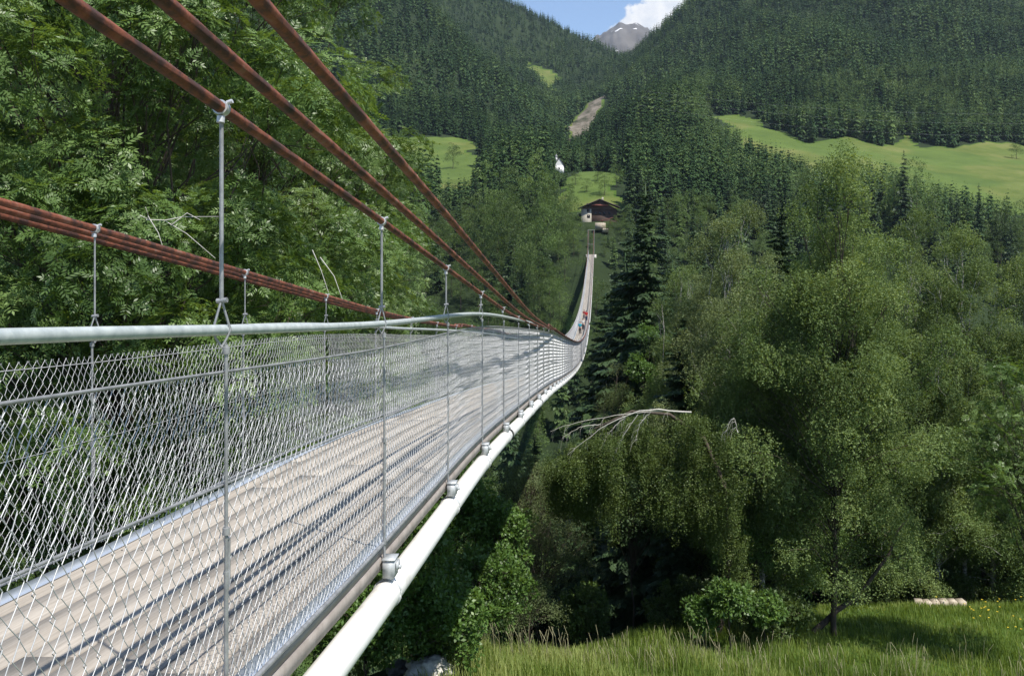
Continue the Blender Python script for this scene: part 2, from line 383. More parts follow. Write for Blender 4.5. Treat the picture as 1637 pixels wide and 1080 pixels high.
for k in near_b_s:
    for q in range(nb_):
        for t_ in (.28, .72):
            x_ = XL + .01 + (q + t_) * bw; a_ = np.arange(6) / 6 * 6.283; z_ = float(deckz(k)) + .0035
            db.add(np.concatenate([np.stack([x_ + .006 * np.cos(a_), k * U + .006 * np.sin(a_), np.full(6, z_)], -1), [[x_, k * U, z_ + .001]]]), [(i_, (i_ + 1) % 6, 6) for i_ in range(6)], 1)
o = db.build('board_deck', [M['deck'], M['blackband']], BR)
# side stringers under the deck edge
for x, nm in ((XR - .05, 0), (XL + .05, 1)):
    sb = MB(); ss = sfine; z = deckz(ss) - .044
    n = len(ss); v = np.concatenate([along(ss, x - .03, z), along(ss, x + .047, z), along(ss, x + .047, z - .07), along(ss, x - .03, z - .07)])
    i = np.arange(n - 1); f = np.concatenate([np.stack([c1 * n + i, ((c1 + 1) % 4) * n + i, ((c1 + 1) % 4) * n + i + 1, c1 * n + i + 1], -1) for c1 in range(4)])
    sb.add(v, f); sb.build('side_beam', M['beam'], BR)
# aluminium edge strips
for x0, x1 in ((XR - .115, XR - .012), (XL + .012, XL + .125)):
    st = MB(); ss = sfine; z = deckz(ss) + .008; n = len(ss)
    v = np.concatenate([along(ss, x0, z), along(ss, x1, z), along(ss, x1, z - .004), along(ss, x0, z - .004)])
    i = np.arange(n - 1); f = np.concatenate([np.stack([c1 * n + i, ((c1 + 1) % 4) * n + i, ((c1 + 1) % 4) * n + i + 1, c1 * n + i + 1], -1) for c1 in range(4)])
    st.add(v, f); st.build('edge_strip', M['strip'], BR)
# bottom rails that hold the mesh
for x in (XR + .012, XL - .012):
    q = MB(); tube(q, along(sfine, x, deckz(sfine) + .045), .011, 8); q.build('bottom_rail', M['rod'], BR, True)
# hand rails
q = MB(); tube(q, along(sfine, XR, railR(sfine)), .019, 14); q.build('handrail', M['galv'], BR, True)
q = MB(); tube(q, along(sfine, XL, railL(sfine)), .019, 14); q.build('handrail', M['galv'], BR, True)
for h_ in (_rm, _md):
    q = MB(); tube(q, along(sfine, XR + .004, deckz(sfine) + h_(sfine) * U), np.interp(sfine, [0, 10, 60], [.0050, .0062, .010]), 8); q.build('mesh_rail', M['rod'], BR, True)

# main cables: three a side, spread like a fan at the near tower
sc = np.concatenate([np.arange(-4, 24, .1), np.arange(24, SEND + .01, .8)])
sc = np.concatenate([np.arange(-4, 9, .025), np.arange(9, 24, .1), np.arange(24, SEND + .01, .8)])
def sagL(s): return .06 * np.clip(1 - np.asarray(s, float) / 15, 0, 1)
def cable(x, off, fan, r=.0200):
    sp = fan * np.clip(1 - sc / 20.0, 0, 2) + off * .045 * np.clip(sc / 16, 0, 1)
    mb = MB(); tube(mb, along(sc, x + sp, cabz(sc) - (sagL(sc) if x < -2 else 0)), r, 24)
    v = mb.v[0].reshape(len(sc), 24, 3); c = v.mean(1, keepdims=True); a = np.arange(24) / 24 * 2 * math.pi
    v[:] = c + (v - c) * (1 + np.where(sc < 9, .05, 0)[:, None] * np.cos(8 * a[None] - (sc * 26)[:, None]))[..., None]
    return mb.build('main_cable', M['rust'], BR, True)
cable(XR, 0, 0); cable(XR, 1, .25); cable(XR, 2, .50)
cable(XL, 0, 0); cable(XL, -1, -.15); cable(XL, -2, -.30)

# hangers, cross beams, clamps, pipe straps at every bay
def hanger(side, s):
    x = XR if side else XL; y = s * U
    zc = float(cabz(s) - (0 if side else sagL(s))); zr = float(railR(s) if side else railL(s)); zd = float(deckz(s))
    mb = MB(); r = .0072 if side else .0052
    top = max(zc, zr)
    if zc > zr + .12:
        sw = zr + min(.10, (zc - zr) * .5)
        tube(mb, [(x, y, zc - .03), (x, y, sw)], r, 10)
        w = .022
        for sg in (-1, 1):
            tube(mb, [(x, y, sw + .005), (x + sg * .6 * w, y + sg * .02, zr + .03), (x + sg * w, y + sg * .022, zr), (x + sg * w * .6, y + sg * .012, zr - .03), (x, y, zr - .06)], .0042, 6)
        tube(mb, [(x - .016, y, sw), (x + .02, y, sw + .004)], .009, 8)
    else:
        tube(mb, [(x, y, top - .01), (x, y, zr - .04)], .006, 6)
    mid = zd + (zr - zd) * .40
    xo = x + (.016 if side else -.016)
    tube(mb, [(xo, y, zr - .05), (xo, y, mid - .02)], .0066, 8)
    tube(mb, [(xo, y + .022, mid + .09), (xo, y + .022, mid - .06), (xo, y + .004, mid - .09)], .0060, 8)
    tube(mb, [(xo, y, mid + .09), (xo, y + .022, mid + .09)], .0060, 8)
    tube(mb, [(xo, y, mid - .02), (xo, y, zd - .13)], .0082, 8)
    for zz in (zr - .07, zd + .05, mid + .12):
        tube(mb, [(xo, y, zz - .012), (xo, y, zz + .012)], .013, 8)
    return mb
def clampmb(side, s):
    x = XR if side else XL; y = s * U; dz = float(cabz(s + .05) - cabz(s - .05)) / (.1 * U)
    d = np.array([0, 1, dz]); d /= np.linalg.norm(d); p = np.array([x, y, float(cabz(s) - (0 if side else sagL(s)))])
    mb = MB(); tube(mb, [p - d * .015, p + d * .015], .0265, 16); tube(mb, [p + np.array([.02, 0, .018]), p + np.array([.038, 0, .024])], .008, 6)
    up = np.array([0, -dz, 1]); up /= np.linalg.norm(up)
    tube(mb, [p - up * .03, p - up * .052], .014, 8)
    return mb
order = sorted(range(len(BAYS)), key=lambda k: BAYS[k])
def wanted(k): return BAYS[k] <= SEND - 1
near_b = [k for k in order if wanted(k)]
PA, PB = near_b[:48], near_b[48:]
def bays_as_parts(name, fn, mat, sides=(1, 0), limit=48, smooth=True):
    for k in near_b[:limit]:
        for sd in sides: fn(sd, BAYS[k]).build(name, mat, BR, smooth)
    rest = MB()
    for k in near_b[limit:]:
        for sd in sides:
            q = fn(sd, BAYS[k])
            for v, in zip(q.v): pass
            off = 0
            allv = np.concatenate(q.v)
            if q.q: rest.add(allv, np.concatenate(q.q))
            if q.t: rest.add(allv, np.concatenate(q.t))
    if rest.n: tag(rest.build(name, mat, BR, smooth), kind='stuff')
bays_as_parts('hanger', hanger, M['rod'])
bays_as_parts('cable_clamp', clampmb, M['clamp'])
def crossbeam(sd, s):
    mb = MB(); z = float(deckz(s)) - .152
    box(mb, ((XR + XL) / 2 - .03, s * U, z), (XR - XL - .06, .09, .07)); return mb
bays_as_parts('cross_beam', crossbeam, M['beam'], (1,), 96, False)
def bracket(sd, s):
    mb = MB(); z = float(deckz(s)) - .10
    x = XR + .05
    box(mb, (x, s * U + .01, z), (.07, .10, .105)); box(mb, (x + .045, s * U + .01, z + .01), (.012, .06, .05))
    box(mb, (x, s * U + .01, z + .056), (.08, .11, .008))
    tube(mb, [(x + .052, s * U + .01, z), (x + .066, s * U + .01, z)], .012, 6)
    return mb
bays_as_parts('bracket', bracket, M['boxgrey'], (1,), 96, False)
# white insulated pipe slung under the right hand edge
_pd = pchip([-4, 5, 8.5, 14, 30, 240], [.20, .20, .185, .175, .17, .17])
def pipez(s): return (-_deck(s) - _pd(s)) * U
XP = XR + .03
WP = empty('service_pipe', (0, 0, 0)); WP.parent = BR
PR = .082
q = MB(); tube(q, along(sfine, XP, pipez(sfine)), PR, 24); wp = q.build('service_pipe', M['hvac'], None, True)
bpy.data.objects.remove(WP); wp.parent = BR
for si in np.arange(-3, 60, 5.2):         # seam rings, and the dark couplings
    mb = MB(); ss = np.array([si, si + .02]); tube(mb, along(ss, XP, pipez(ss)), PR + .003, 24); mb.build('pipe_seam', M['boxgrey'], wp, True)
for si, w_ in ((9.45, .12), (14.6, .10), (38, .3), (60, .4), (90, .5)):
    mb = MB(); ss = np.array([si, si + w_]); tube(mb, along(ss, XP, pipez(ss)), PR + .005, 24); mb.build('pipe_coupling', M['blackband'], wp, True)
def strap(sd, s):
    mb = MB(); z = float(pipez(s)); y = s * U + .01
    a = np.linspace(0, 2 * math.pi, 25)
    tube(mb, np.stack([XP + (PR + .004) * np.sin(a), np.full(25, y), z + (PR + .004) * np.cos(a)], -1), .0055, 6)
    tube(mb, [(XP - .01, y, z + PR), (XP - .02, y, z + PR + .09)], .006, 6)
    box(mb, (XP + .012, y, z + PR + .018), (.05, .03, .03))
    return mb
bays_as_parts('pipe_strap', strap, M['clamp'], (1,), 96)

# chain link: every bay one panel
def meshpanel(sd, s0, s1, fine):
    x = XR + .002 if sd else XL - .002
    y0, y1 = s0 * U, s1 * U
    n = max(2, int(round((y1 - y0) / (.066 if fine else (.16 if s0 < 90 else .30)))))
    rows = 29 if fine else (12 if s0 < 90 else 8)
    wr = (.0015 if sd else .0015) if s0 < 9 else (.0015 + (s0 - 9) * .00008 if s0 < 60 else .0075)
    yy = np.linspace(y0, y1, n + 1)
    rnd = np.random.default_rng(int(s0 * 100) + 1000 + sd)
    A = []; B = []
    t = np.arange(rows + 1) / rows
    ph = rnd.uniform(0, 6.28); wv = float(np.interp(s0, [7, 16, 34], [1, .35, .12]))
    def P(y, tt, side):
        s = y / U
        zb = deckz(s) + .03
        zt = deckz(s) + (_rm(s) if sd else _lm(s)) * U
        bulge = .018 * np.sin(math.pi * tt) * np.sin(y * 2.3 + ph) * wv
        lean = (.05 * np.sin(math.pi * tt) + .018 * np.sin(y * 5 + tt * 5 + ph)) * wv * (.082 / .082)
        return np.stack([x + bulge + side * .0028 + 0 * tt, y + lean, zb + (zt - zb) * tt], -1)
    dy = (y1 - y0) / n
    for k in range(n + 1):
        for sg in (0, 1):
            # strand k zig-zags between columns k and k+.5
            yk = yy[k] + (0 if sg == 0 else 0)
            zig = np.where(np.arange(rows + 1) % 2 == 0, 0, dy / 2) * (1 if sg == 0 else -1)
            if k == n and sg == 0: continue
            if k == 0 and sg == 1: continue
            Y = yk + zig + rnd.normal(0, .0035 if fine else .01, rows + 1) - (.0 if not fine else .012 * np.sin(t * 9 + k * .35) * np.sin(k * .11 + ph))
            pts = P(Y, t if fine else np.clip(t + (rnd.uniform(0, 1) - .5) * 2 / rows, 0, 1), 1 if sg else -1)
            A.append(pts[:-1]); B.append(pts[1:])
            if fine and not sd:   # knuckled ends above the top wire
                e = pts[-1]
                A.append(e[None]); B.append((e + np.array([0, .002, .008]))[None])
    mb = MB(); segs(mb, np.concatenate(A), np.concatenate(B), wr, 4 if fine else 3)
    for tt in (() if sd else (.97, .56)):
        ys = np.linspace(y0, y1, 5); tube(mb, P(ys, np.full(5, tt), 0), wr * (1.8 if tt > .9 else 1.15), 5, caps=False)
    return mb
edges = [-3.9] + [BAYS[k] for k in near_b if BAYS[k] > -3.5] + [SEND]
rest = MB(); cnt = 0
for a, b_ in zip(edges[:-1], edges[1:]):
    for sd in (1, 0):
        fine = a < 34
        q = meshpanel(sd, a, b_, fine)
        if cnt < 98: q.build('mesh_panel', M['wire'], BR); cnt += 1
        else: rest.add(np.concatenate(q.v), np.concatenate(q.q))
tag(rest.build('mesh_panel', M['wire'], BR), kind='stuff')

# far portal
def portal(sE):
    y = sE * U; zd = float(deckz(sE)); zt = float(cabz(sE))
    p = MB()
    for x in (XL - .25, XR + .25):
        tube(p, [(x, y, zd - 2.2), (x, y, zt + .3)], .075, 10)
    for zz in (zt + .1, zd + (zt - zd) * .42):
        tube(p, [(XL - .25, y, zz), (XR + .25, y, zz)], .055, 8)
    p.build('portal_frame', M['rod'], BR, True)
    ab = MB()
    box(ab, ((XL + XR) / 2, y + 3.2, zd - 1.6), (3.6, 6.4, 3.1)); ab.build('abutment', M['rock'], BR)
    bs = MB()
    for x in (XL, XR):
        for o_ in (-.3, 0, .3): tube(bs, [(x + o_ * .3, y, zt), (x + o_, y + 9, zd)], .022, 6)
    bs.build('backstay', M['rod'], BR, True)
portal(SEND)

# ------------------------------------------------------------------ foliage templates
def rhomb(c, d, n, L, w, fold=.0):
    """leaf: base, side, tip, side"""
    d = d / np.linalg.norm(d); s = np.cross(n, d); s /= np.linalg.norm(s) + 1e-9
    u = np.cross(d, s)
    return [c, c + d * L * .45 + s * w * .5 + u * fold * w, c + d * L, c + d * L * .45 - s * w * .5 + u * fold * w]
def T_ash(rnd, nleaf=6):
    V = []
    for k in range(nleaf):
        az = k / nleaf * 6.283 + rnd.uniform(-.4, .4); el = rnd.uniform(-.1, .8)
        d = np.array([math.cos(az) * math.cos(el), math.sin(az) * math.cos(el), math.sin(el)])
        L = rnd.uniform(.20, .32); side = np.cross(d, [0, 0, 1.0]); side /= np.linalg.norm(side); up = np.cross(side, d)
        for q in range(1, 5):
            t = q / 5 + .1; c = d * L * t + np.array([0, 0, -.25 * L * t * t])
            for sg in (-1, 1):
                ld = side * sg * .8 + d * .6 + np.array([0, 0, -.12]); V.append(rhomb(c, ld, up + rnd.normal(0, .25, 3), L * .36, L * .125, .12))
        V.append(rhomb(d * L * .95 + np.array([0, 0, -.22 * L]), d + np.array([0, 0, -.35]), up, L * .38, L * .14, .12))
    return np.array(V)
def T_strand(rnd, nstr=5, nl=12, L=.7, leaf=.075):
    """hanging birch twigs"""
    V = []
    for k in range(nstr):
        az = rnd.uniform(0, 6.283); out = rnd.uniform(.12, .45)
        for q in range(nl):
            t = (q + rnd.uniform()) / nl
            c = np.array([math.cos(az) * out * min(1, t * 2.2), math.sin(az) * out * min(1, t * 2.2), .18 * math.sin(min(1, t * 2) * math.pi) - L * t * t])
            c = c + rnd.normal(0, .03, 3)
            d = rnd.normal(0, 1, 3) + np.array([0, 0, -.5]); V.append(rhomb(c, d, rnd.normal(0, 1, 3) + np.array([0, 0, .8]), leaf * rnd.uniform(.7, 1.3), leaf * .75, .05))
    return np.array(V)
def T_tuft(rnd, n=30, rad=.34, leaf=.11, wr=.55, flat=.7):
    V = []
    for k in range(n):
        d = rnd.normal(0, 1, 3); d /= np.linalg.norm(d); d[2] = abs(d[2]) * .9 if rnd.uniform() < .7 else d[2]
        c = d * rad * rnd.uniform(.3, 1) ** .6 * np.array([1, 1, flat])
        ld = d + rnd.normal(0, .6, 3); V.append(rhomb(c, ld, np.array([0, 0, 1.0]) + d * .5 + rnd.normal(0, .45, 3), leaf * rnd.uniform(.7, 1.3), leaf * wr, .08))
    return np.array(V)
def T_spruce(rnd, n=13, wid=.36):
    """drooping branch along +x, unit length, side sprays and hanging twigs"""
    V = []
    for k in range(n):
        t = .10 + .88 * k / (n - 1); env = wid * (1 - .72 * t) + .06
        for sg in (-1, 1):
            c = np.array([t, 0, -.12 * t * t + .02]); d = np.array([.75, sg * .9, -.55 + rnd.normal(0, .2)])
            V.append(rhomb(c, d, np.array([.5, sg * .5, .8]) + rnd.normal(0, .35, 3), env * rnd.uniform(.8, 1.25), .12, .1))
        V.append(rhomb(np.array([t, 0, -.12 * t * t]), np.array([.45, rnd.normal(0, .5), -1.0]), np.array([1.0, rnd.normal(0, .6), .3]), env * .8, .12, .1))
    V.append(rhomb(np.array([.85, 0, -.08]), np.array([1, 0, -.2]), np.array([0, .4, 1.0]), .24, .10))
    return np.array(V)
def T_spruce_mid(rnd):
    V = []
    for (t, l, w) in ((.0, .60, .34), (.3, .5, .30), (.6, .45, .24)):
        for sg in (-1, 1):
            V.append(rhomb(np.array([t, 0, -.1 * t]), np.array([1, sg * rnd.uniform(.25, .7), -.55 + rnd.normal(0, .15)]), np.array([.5, sg * .6, .7]) + rnd.normal(0, .3, 3), l, w, .1))
    V.append(rhomb(np.array([.3, 0, 0]), np.array([.5, 0, -1.0]), np.array([1, 0, .3]), .35, .3, .1))
    return np.array(V)
def T_far(rnd):
    return np.array([rhomb(np.zeros(3), np.array([1, sg * .30, -.62 + rnd.normal(0, .1)]), np.array([.7, sg * .6, .6]) + rnd.normal(0, .15, 3), 1.15, .62, .1) for sg in (-1, 1)])

def rots(dirv, rnd, roll=True):
    """matrices whose z axis follows dirv"""
    z = dirv / (np.linalg.norm(dirv, axis=1)[:, None] + 1e-9); n = len(z)
    a = rnd.normal(0, 1, (n, 3)); x = np.cross(a, z); x /= np.linalg.norm(x, axis=1)[:, None] + 1e-9
    return np.stack([x, np.cross(z, x), z], -1)
def stamp(mb, T, Rm, pos, scale, mat=0, tint=None):
    """place template T (q,4,3) at many frames"""
    q = T.shape[0]; v = T.reshape(-1, 3)
    out = np.einsum('nij,vj->nvi', Rm * np.asarray(scale)[:, None, None], v) + pos[:, None]
    n = len(pos); f = np.arange(n * q * 4).reshape(-1, 4)
    if tint is None: tint = np.full(n, .5)
    tt = tint[:, None] + rng.normal(0, .12, (n, q)); mb.add(out.reshape(-1, 3), f, mat, np.clip(np.repeat(tt.ravel(), 4), 0, 1))

def limb(mb, p0, p1, r0, r1, rnd, sides=6, wig=.06, mat=0, n=5, sag=0):
    p0 = np.array(p0, float); p1 = np.array(p1, float); t = np.linspace(0, 1, n)[:, None]
    L = np.linalg.norm(p1 - p0)
    pts = p0 + (p1 - p0) * t + rnd.normal(0, wig * L, (n, 3)) * np.sin(t * math.pi) * .6 + np.array([0, 0, 1.0]) * sag * L * np.sin(t * math.pi)
    tube(mb, pts, np.linspace(r0, r1, n), sides, mat, caps=False)
    return pts

def broadleaf(seed, h, cz, rad, nclump, cr, temps, per, scale, trunk_r=.2, lean=(0, 0), upw=.6, hang=False, limbs=True, clip=None, bias=.45, flat=.75, tap=.35):
    """returns (crown MB, trunk MB); base at the origin"""
    rnd = np.random.default_rng(seed); crown = MB(); tr = MB()
    rad = np.array(rad, float)
    C = []; tries = 0
    while len(C) < nclump and tries < nclump * 60:
        tries += 1
        d = rnd.normal(0, 1, 3); d /= np.linalg.norm(d)
        u = rnd.uniform(0, 1) ** bias
        p = d * u * rnd.uniform(.8, 1.22); p[2] = min(p[2], .97)
        p = p * np.array([1, 1, 1.0]); 
        taper = 1 - tap * max(0, p[2]) ** 1.3
        q = np.array([p[0] * rad[0] * taper + lean[0] * (cz + p[2] * rad[2]) / h, p[1] * rad[1] * taper + lean[1] * (cz + p[2] * rad[2]) / h, cz + p[2] * rad[2]])
        if clip is not None and not clip(q): continue
        if C and min(np.linalg.norm((q - c) / np.array([1, 1, .8])) for c in C) < cr * .62: continue
        C.append(q)
    top = np.array([lean[0], lean[1], cz + rad[2] * .62])
    pts = limb(tr, (0, 0, -1.5), top, trunk_r, trunk_r * .12, rnd, 8, .02, n=9)
    for c in C:
        s = cr * rnd.uniform(.6, 1.12); n = int(per * (s / cr) ** 2)
        d = rnd.normal(0, 1, (n, 3)); d[:, 2] += .25; d /= np.linalg.norm(d, axis=1)[:, None]
        pos = c + d * s * rnd.uniform(.25, 1, (n, 1)) ** .55 * np.array([1, 1, flat])
        if hang: dv = np.tile([0, 0, 1.0], (n, 1)) + rnd.normal(0, .38, (n, 3))
        else: dv = d * (1 - upw) + np.array([0, 0, upw]) + rnd.normal(0, .25, (n, 3))
        Rm = rots(dv, rnd); k = rnd.integers(0, len(temps), n); tint = np.clip(.5 + rnd.normal(0, .18) + rnd.normal(0, .12, n), 0, 1)
        for t in range(len(temps)):
            mk = k == t
            if mk.any(): stamp(crown, temps[t], Rm[mk], pos[mk], scale * rnd.uniform(.75, 1.25, mk.sum()), 0, tint[mk])
        if limbs:
            zb = np.clip(c[2] * rnd.uniform(.45, .75), h * .12, top[2] * .95); tb = np.array([lean[0] * zb / h, lean[1] * zb / h, zb])
            L = np.linalg.norm(c - tb); limb(tr, tb, c, max(.016, trunk_r * .20 * min(1, L / 4)), .010, rnd, 5, .07, sag=.08)
            for _ in range(3):
                e = c + rnd.normal(0, s * .5, 3); limb(tr, c - (c - tb) * .15, e, .014, .005, rnd, 3, .08, n=4)
    return crown, tr

def conifer(seed, h, r, temps, whorls, per, z0=.06, droop=.25, sparse=0., tint0=.45, tintj=.12):
    rnd = np.random.default_rng(seed); cr = MB(); tr = MB()
    tube(tr, [(0, 0, -1.5), (0, 0, h * .5), (0, 0, h * .86)], [h * .012 + .03, h * .007 + .01, .01], 6, caps=False)
    pos = []; Rm = []; sc_ = []; tn = []
    for k in range(whorls):
        t = k / (whorls - 1); z = h * (z0 + (1 - z0) * t * .985); rr = r * ((1 - t) ** .8 * .93 + .07) * rnd.uniform(.8, 1.15) * (1 if t > .12 else .75)
        for q in range(per):
            if rnd.uniform() < sparse: continue
            az = rnd.uniform(0, 6.283); dr = droop * rnd.uniform(.4, 1.5) * (1 - t * 1.4)
            x = np.array([math.cos(az) * math.cos(dr), math.sin(az) * math.cos(dr), -math.sin(dr)])
            y = np.array([-math.sin(az), math.cos(az), 0]); zz = np.cross(x, y)
            pos.append((0, 0, z + rnd.normal(0, h * .008))); Rm.append(np.stack([x, y, zz], -1)); sc_.append(rr * rnd.uniform(.7, 1.2)); tn.append(np.clip(tint0 + rnd.normal(0, tintj), 0, 1))
    pos = np.array(pos); Rm = np.array(Rm); sc_ = np.array(sc_); tn = np.array(tn); kk = rnd.integers(0, len(temps), len(pos))
    for t in range(len(temps)):
        mk = kk == t
        if mk.any(): stamp(cr, temps[t], Rm[mk], pos[mk], sc_[mk], 0, tn[mk])
    cr.add(np.array([(0, 0, h * 1.01), (.006 * h, 0, h * .95), (-.003 * h, .005 * h, h * .95), (-.003 * h, -.005 * h, h * .95)]), [(0, 1, 2), (0, 2, 3), (0, 3, 1)], 0, .5)
    return cr, tr

def put_tree(name, mbs, mats, loc, label, cat='tree', group=None, rz=0., sc=1.):
    e = empty(name, loc, rz); e.scale = (sc, sc, sc); tag(e, label, cat, group)
    if isinstance(mbs[0], MB): ms = (mbs[0].mesh('crown', mats[0]), mbs[1].mesh('trunk', mats[1], True))
    else: ms = mbs
    link('crown', ms[0], e); link('trunk', ms[1], e)
    return e
def gz(x, y): return float(H(x, y))
rT = np.random.default_rng(11)
ASH = [T_ash(rT) for _ in range(4)]
STR = [T_strand(rT, 5, 12, .42, .072) for _ in range(4)]
STR2 = [T_strand(rT, 6, 16, 1.0, .085) for _ in range(3)]
TUF = [T_tuft(rT) for _ in range(4)]
TUF2 = [T_tuft(rT, 26, .30, .16, .62) for _ in range(3)]
WIL = [T_tuft(rT, 34, .36, .10, .26) for _ in range(3)]
SPR = [T_spruce(rT) for _ in range(4)]
SPM = [T_spruce_mid(rT) for _ in range(3)]
FAR = [T_far(rT) for _ in range(3)]

# ------------------------------------------------------------------ the ash trees left of the bridge
def wclip(bx, by, slack=.8):
    def f(q):
        X, Y = bx + q[0], by + q[1]
        return X < min(-.185 * Y, -3.6) - slack and Y > 13.5
    return f
def ash(seed, x, y, h, rad, n, cr, per, label, scale=1., slack=.8, cz=None):
    z = gz(x, y)
    mbs = broadleaf(seed, h, cz or h * .55, rad, n, cr * 1.14, ASH, int(per * 2.9), scale * 1.0, .18, clip=wclip(x, y, slack), upw=.45, bias=.4, flat=.8)
    return put_tree('ash_tree', mbs, (M['ash'], M['bark']), (x, y, z), label)
A1 = ash(1, -10.5, 19, 25, (6.5, 4.5, 11.5), 190, 1.15, 30, 'dense leafy ash tree filling the left edge, nearest to the red cables')
A2 = ash(2, -11.5, 29, 27, (7, 5, 13), 190, 1.3, 30, 'tall leafy ash tree whose right side stands behind the fan of rusty cables', 1.05)
A3 = ash(3, -20, 24, 25, (7, 5, 12), 130, 1.5, 26, 'broad ash tree at the far left, behind the nearest ash', 1.1)
A4 = ash(4, -12.5, 41, 28, (6.5, 5, 13), 110, 1.6, 24, 'ash tree furthest back in the left row, seen above the end of the grey handrail', 1.25, 1.5)
for i, (x, y, s_, lb) in enumerate([(-27, 36, 1.05, 'ash tree in the dark second row at far left'), (-22, 50, 1.1, 'ash tree hidden mostly behind the left row')]):
    e = put_tree('ash_tree', (A3.children[0].data, A3.children[1].data) if 'crown' in A3.children[0].name else (A3.children[1].data, A3.children[0].data), None, (x, y, gz(x, y)), lb, rz=1.3 + i, sc=s_)
rD = np.random.default_rng(5); DB_ = [MB(), MB()]
for path in ([(238, 345), (252, 372), (262, 398)], [(232, 350), (262, 352), (300, 372), (345, 412)], [(262, 352), (290, 345), (350, 346)], [(275, 360), (300, 340), (322, 352)],
             [(500, 400), (515, 430), (525, 465)], [(512, 412), (535, 440), (548, 480)], [(222, 345), (238, 350), (232, 330)]):
    p = np.array([W(a, b, 13.6) for a, b in path]) - np.array(A1.location)
    tube(DB_[path[0][0] > 400], p + rD.normal(0, .01, p.shape), np.linspace(.009, .004, len(p)), 5)
for db_ in DB_: db_.build('dead_branch', M['deadwood'], A1, True)

# ------------------------------------------------------------------ birches and other trees on the near bank, right
def btree(seed, px, Y, top, half, label, temps=STR, leaf='birch', n=70, cr=.95, per=44, scale=.97, lean=(0, 0), base_frac=.55, name='birch_tree', bark='paleb', hang=True, tr=.14, frac=.5):
    x = (px - VX) / FX * Y; z = gz(x, Y); h = (VY - top) / FX * Y - z
    mbs = broadleaf(seed, h, h * (1 - frac) + .3, (half, half * .9, h * frac), n, cr, temps, per, scale, tr, lean, hang=hang, bias=.5, flat=.9, tap=.62)
    return put_tree(name, mbs, (M[leaf], M[bark]), (x, Y, z), label)
B = []
B.append(btree(21, 1335, 34, 262, 4.1, 'tall slender birch with its dark trunk rising from the shaded grass', n=120, cr=.95, frac=.46, tr=.13, bark='bark'))
B.append(btree(22, 1165, 45, 300, 3.7, 'grey green birch with feathery top left of the tall slender birch', n=105, leaf='willow', frac=.47))
B.append(btree(23, 1540, 45, 335, 4.0, 'birch with rounded bright top right of the tall slender birch', n=100, frac=.47))
B.append(btree(24, 1450, 49, 345, 4.0, 'birch standing back between the tall slender birch and the rounded bright one', n=85, frac=.48))
B.append(btree(25, 1650, 46, 352, 3.8, 'birch cut by the right edge of the photo', n=90, frac=.47))
B.append(btree(26, 1085, 56, 402, 3.4, 'lower birch just right of the tall dark spruce', n=70, frac=.48))
B.append(btree(27, 1250, 40, 560, 3.2, 'low leafy tree filling the gap left of the dark birch trunk', temps=TUF, hang=False, leaf='broad', n=70, name='alder_tree', bark='bark', frac=.5))
B.append(btree(28, 1420, 43.5, 620, 3.2, 'low birch with hanging twigs in front of the rounded bright birch', n=80, frac=.49))
B.append(btree(29, 1120, 44, 640, 3.0, 'low dark leafy tree behind the bleached arching branches', temps=TUF, hang=False, leaf='broad', n=60, name='alder_tree', bark='bark', frac=.5))
B.append(btree(30, 1590, 44.5, 560, 2.8, 'birch with long hanging twigs above the stone strip at right', n=75, temps=STR2, frac=.48))
B.append(btree(31, 1648, 31, 598, 2.8, 'young ash with large bright leaves at the right edge', temps=ASH, hang=False, leaf='ash', n=70, cr=.8, per=18, name='ash_tree', bark='bark', frac=.30, tr=.05))
B.append(btree(32, 1045, 62, 490, 2.2, 'bright broad-leaved tree just right of the bridge, lit on top', temps=TUF2, hang=False, leaf='shrub', n=30, name='maple_tree', bark='bark', frac=.45))
B.append(btree(33, 985, 60, 590, 2.2, 'grey leafy tree beside the lowest visible stretch of bridge', temps=WIL, hang=False, leaf='willow', n=30, name='willow_tree', bark='bark', frac=.45))
B.append(btree(34, 1215, 37, 470, 2.8, 'slim birch filling the space left of the tall slender one', n=70, frac=.48))
B.append(btree(35, 1120, 53, 372, 3.4, 'pale birch behind the bleached arching branches, left of the grey green birch', n=75, leaf='willow', frac=.48))
B.append(btree(36, 1385, 45, 400, 3.4, 'birch whose crown shows just right of the tall slender birch top', n=80, frac=.49))
B.append(btree(37, 1500, 44, 505, 2.9, 'birch of middle height in front of the rounded bright birch', n=75, frac=.49))
B.append(btree(38, 1655, 45, 470, 3.0, 'birch at the right edge in front of the edge birch', n=75, frac=.49))
# leaning trunk beside the birch
t_ = MB(); bx = W(1312, 1002, 34); rL = np.random.default_rng(3)
limb(t_, W(1300, 1010, 34), W(1385, 935, 34.5), .13, .08, rL, 7, .04); limb(t_, W(1385, 935, 34.5), W(1450, 830, 35), .08, .03, rL, 6, .05)
o = t_.build('limb', M['bark'], None, True); o.parent = B[0]; o.location = -Vector(B[0].location)

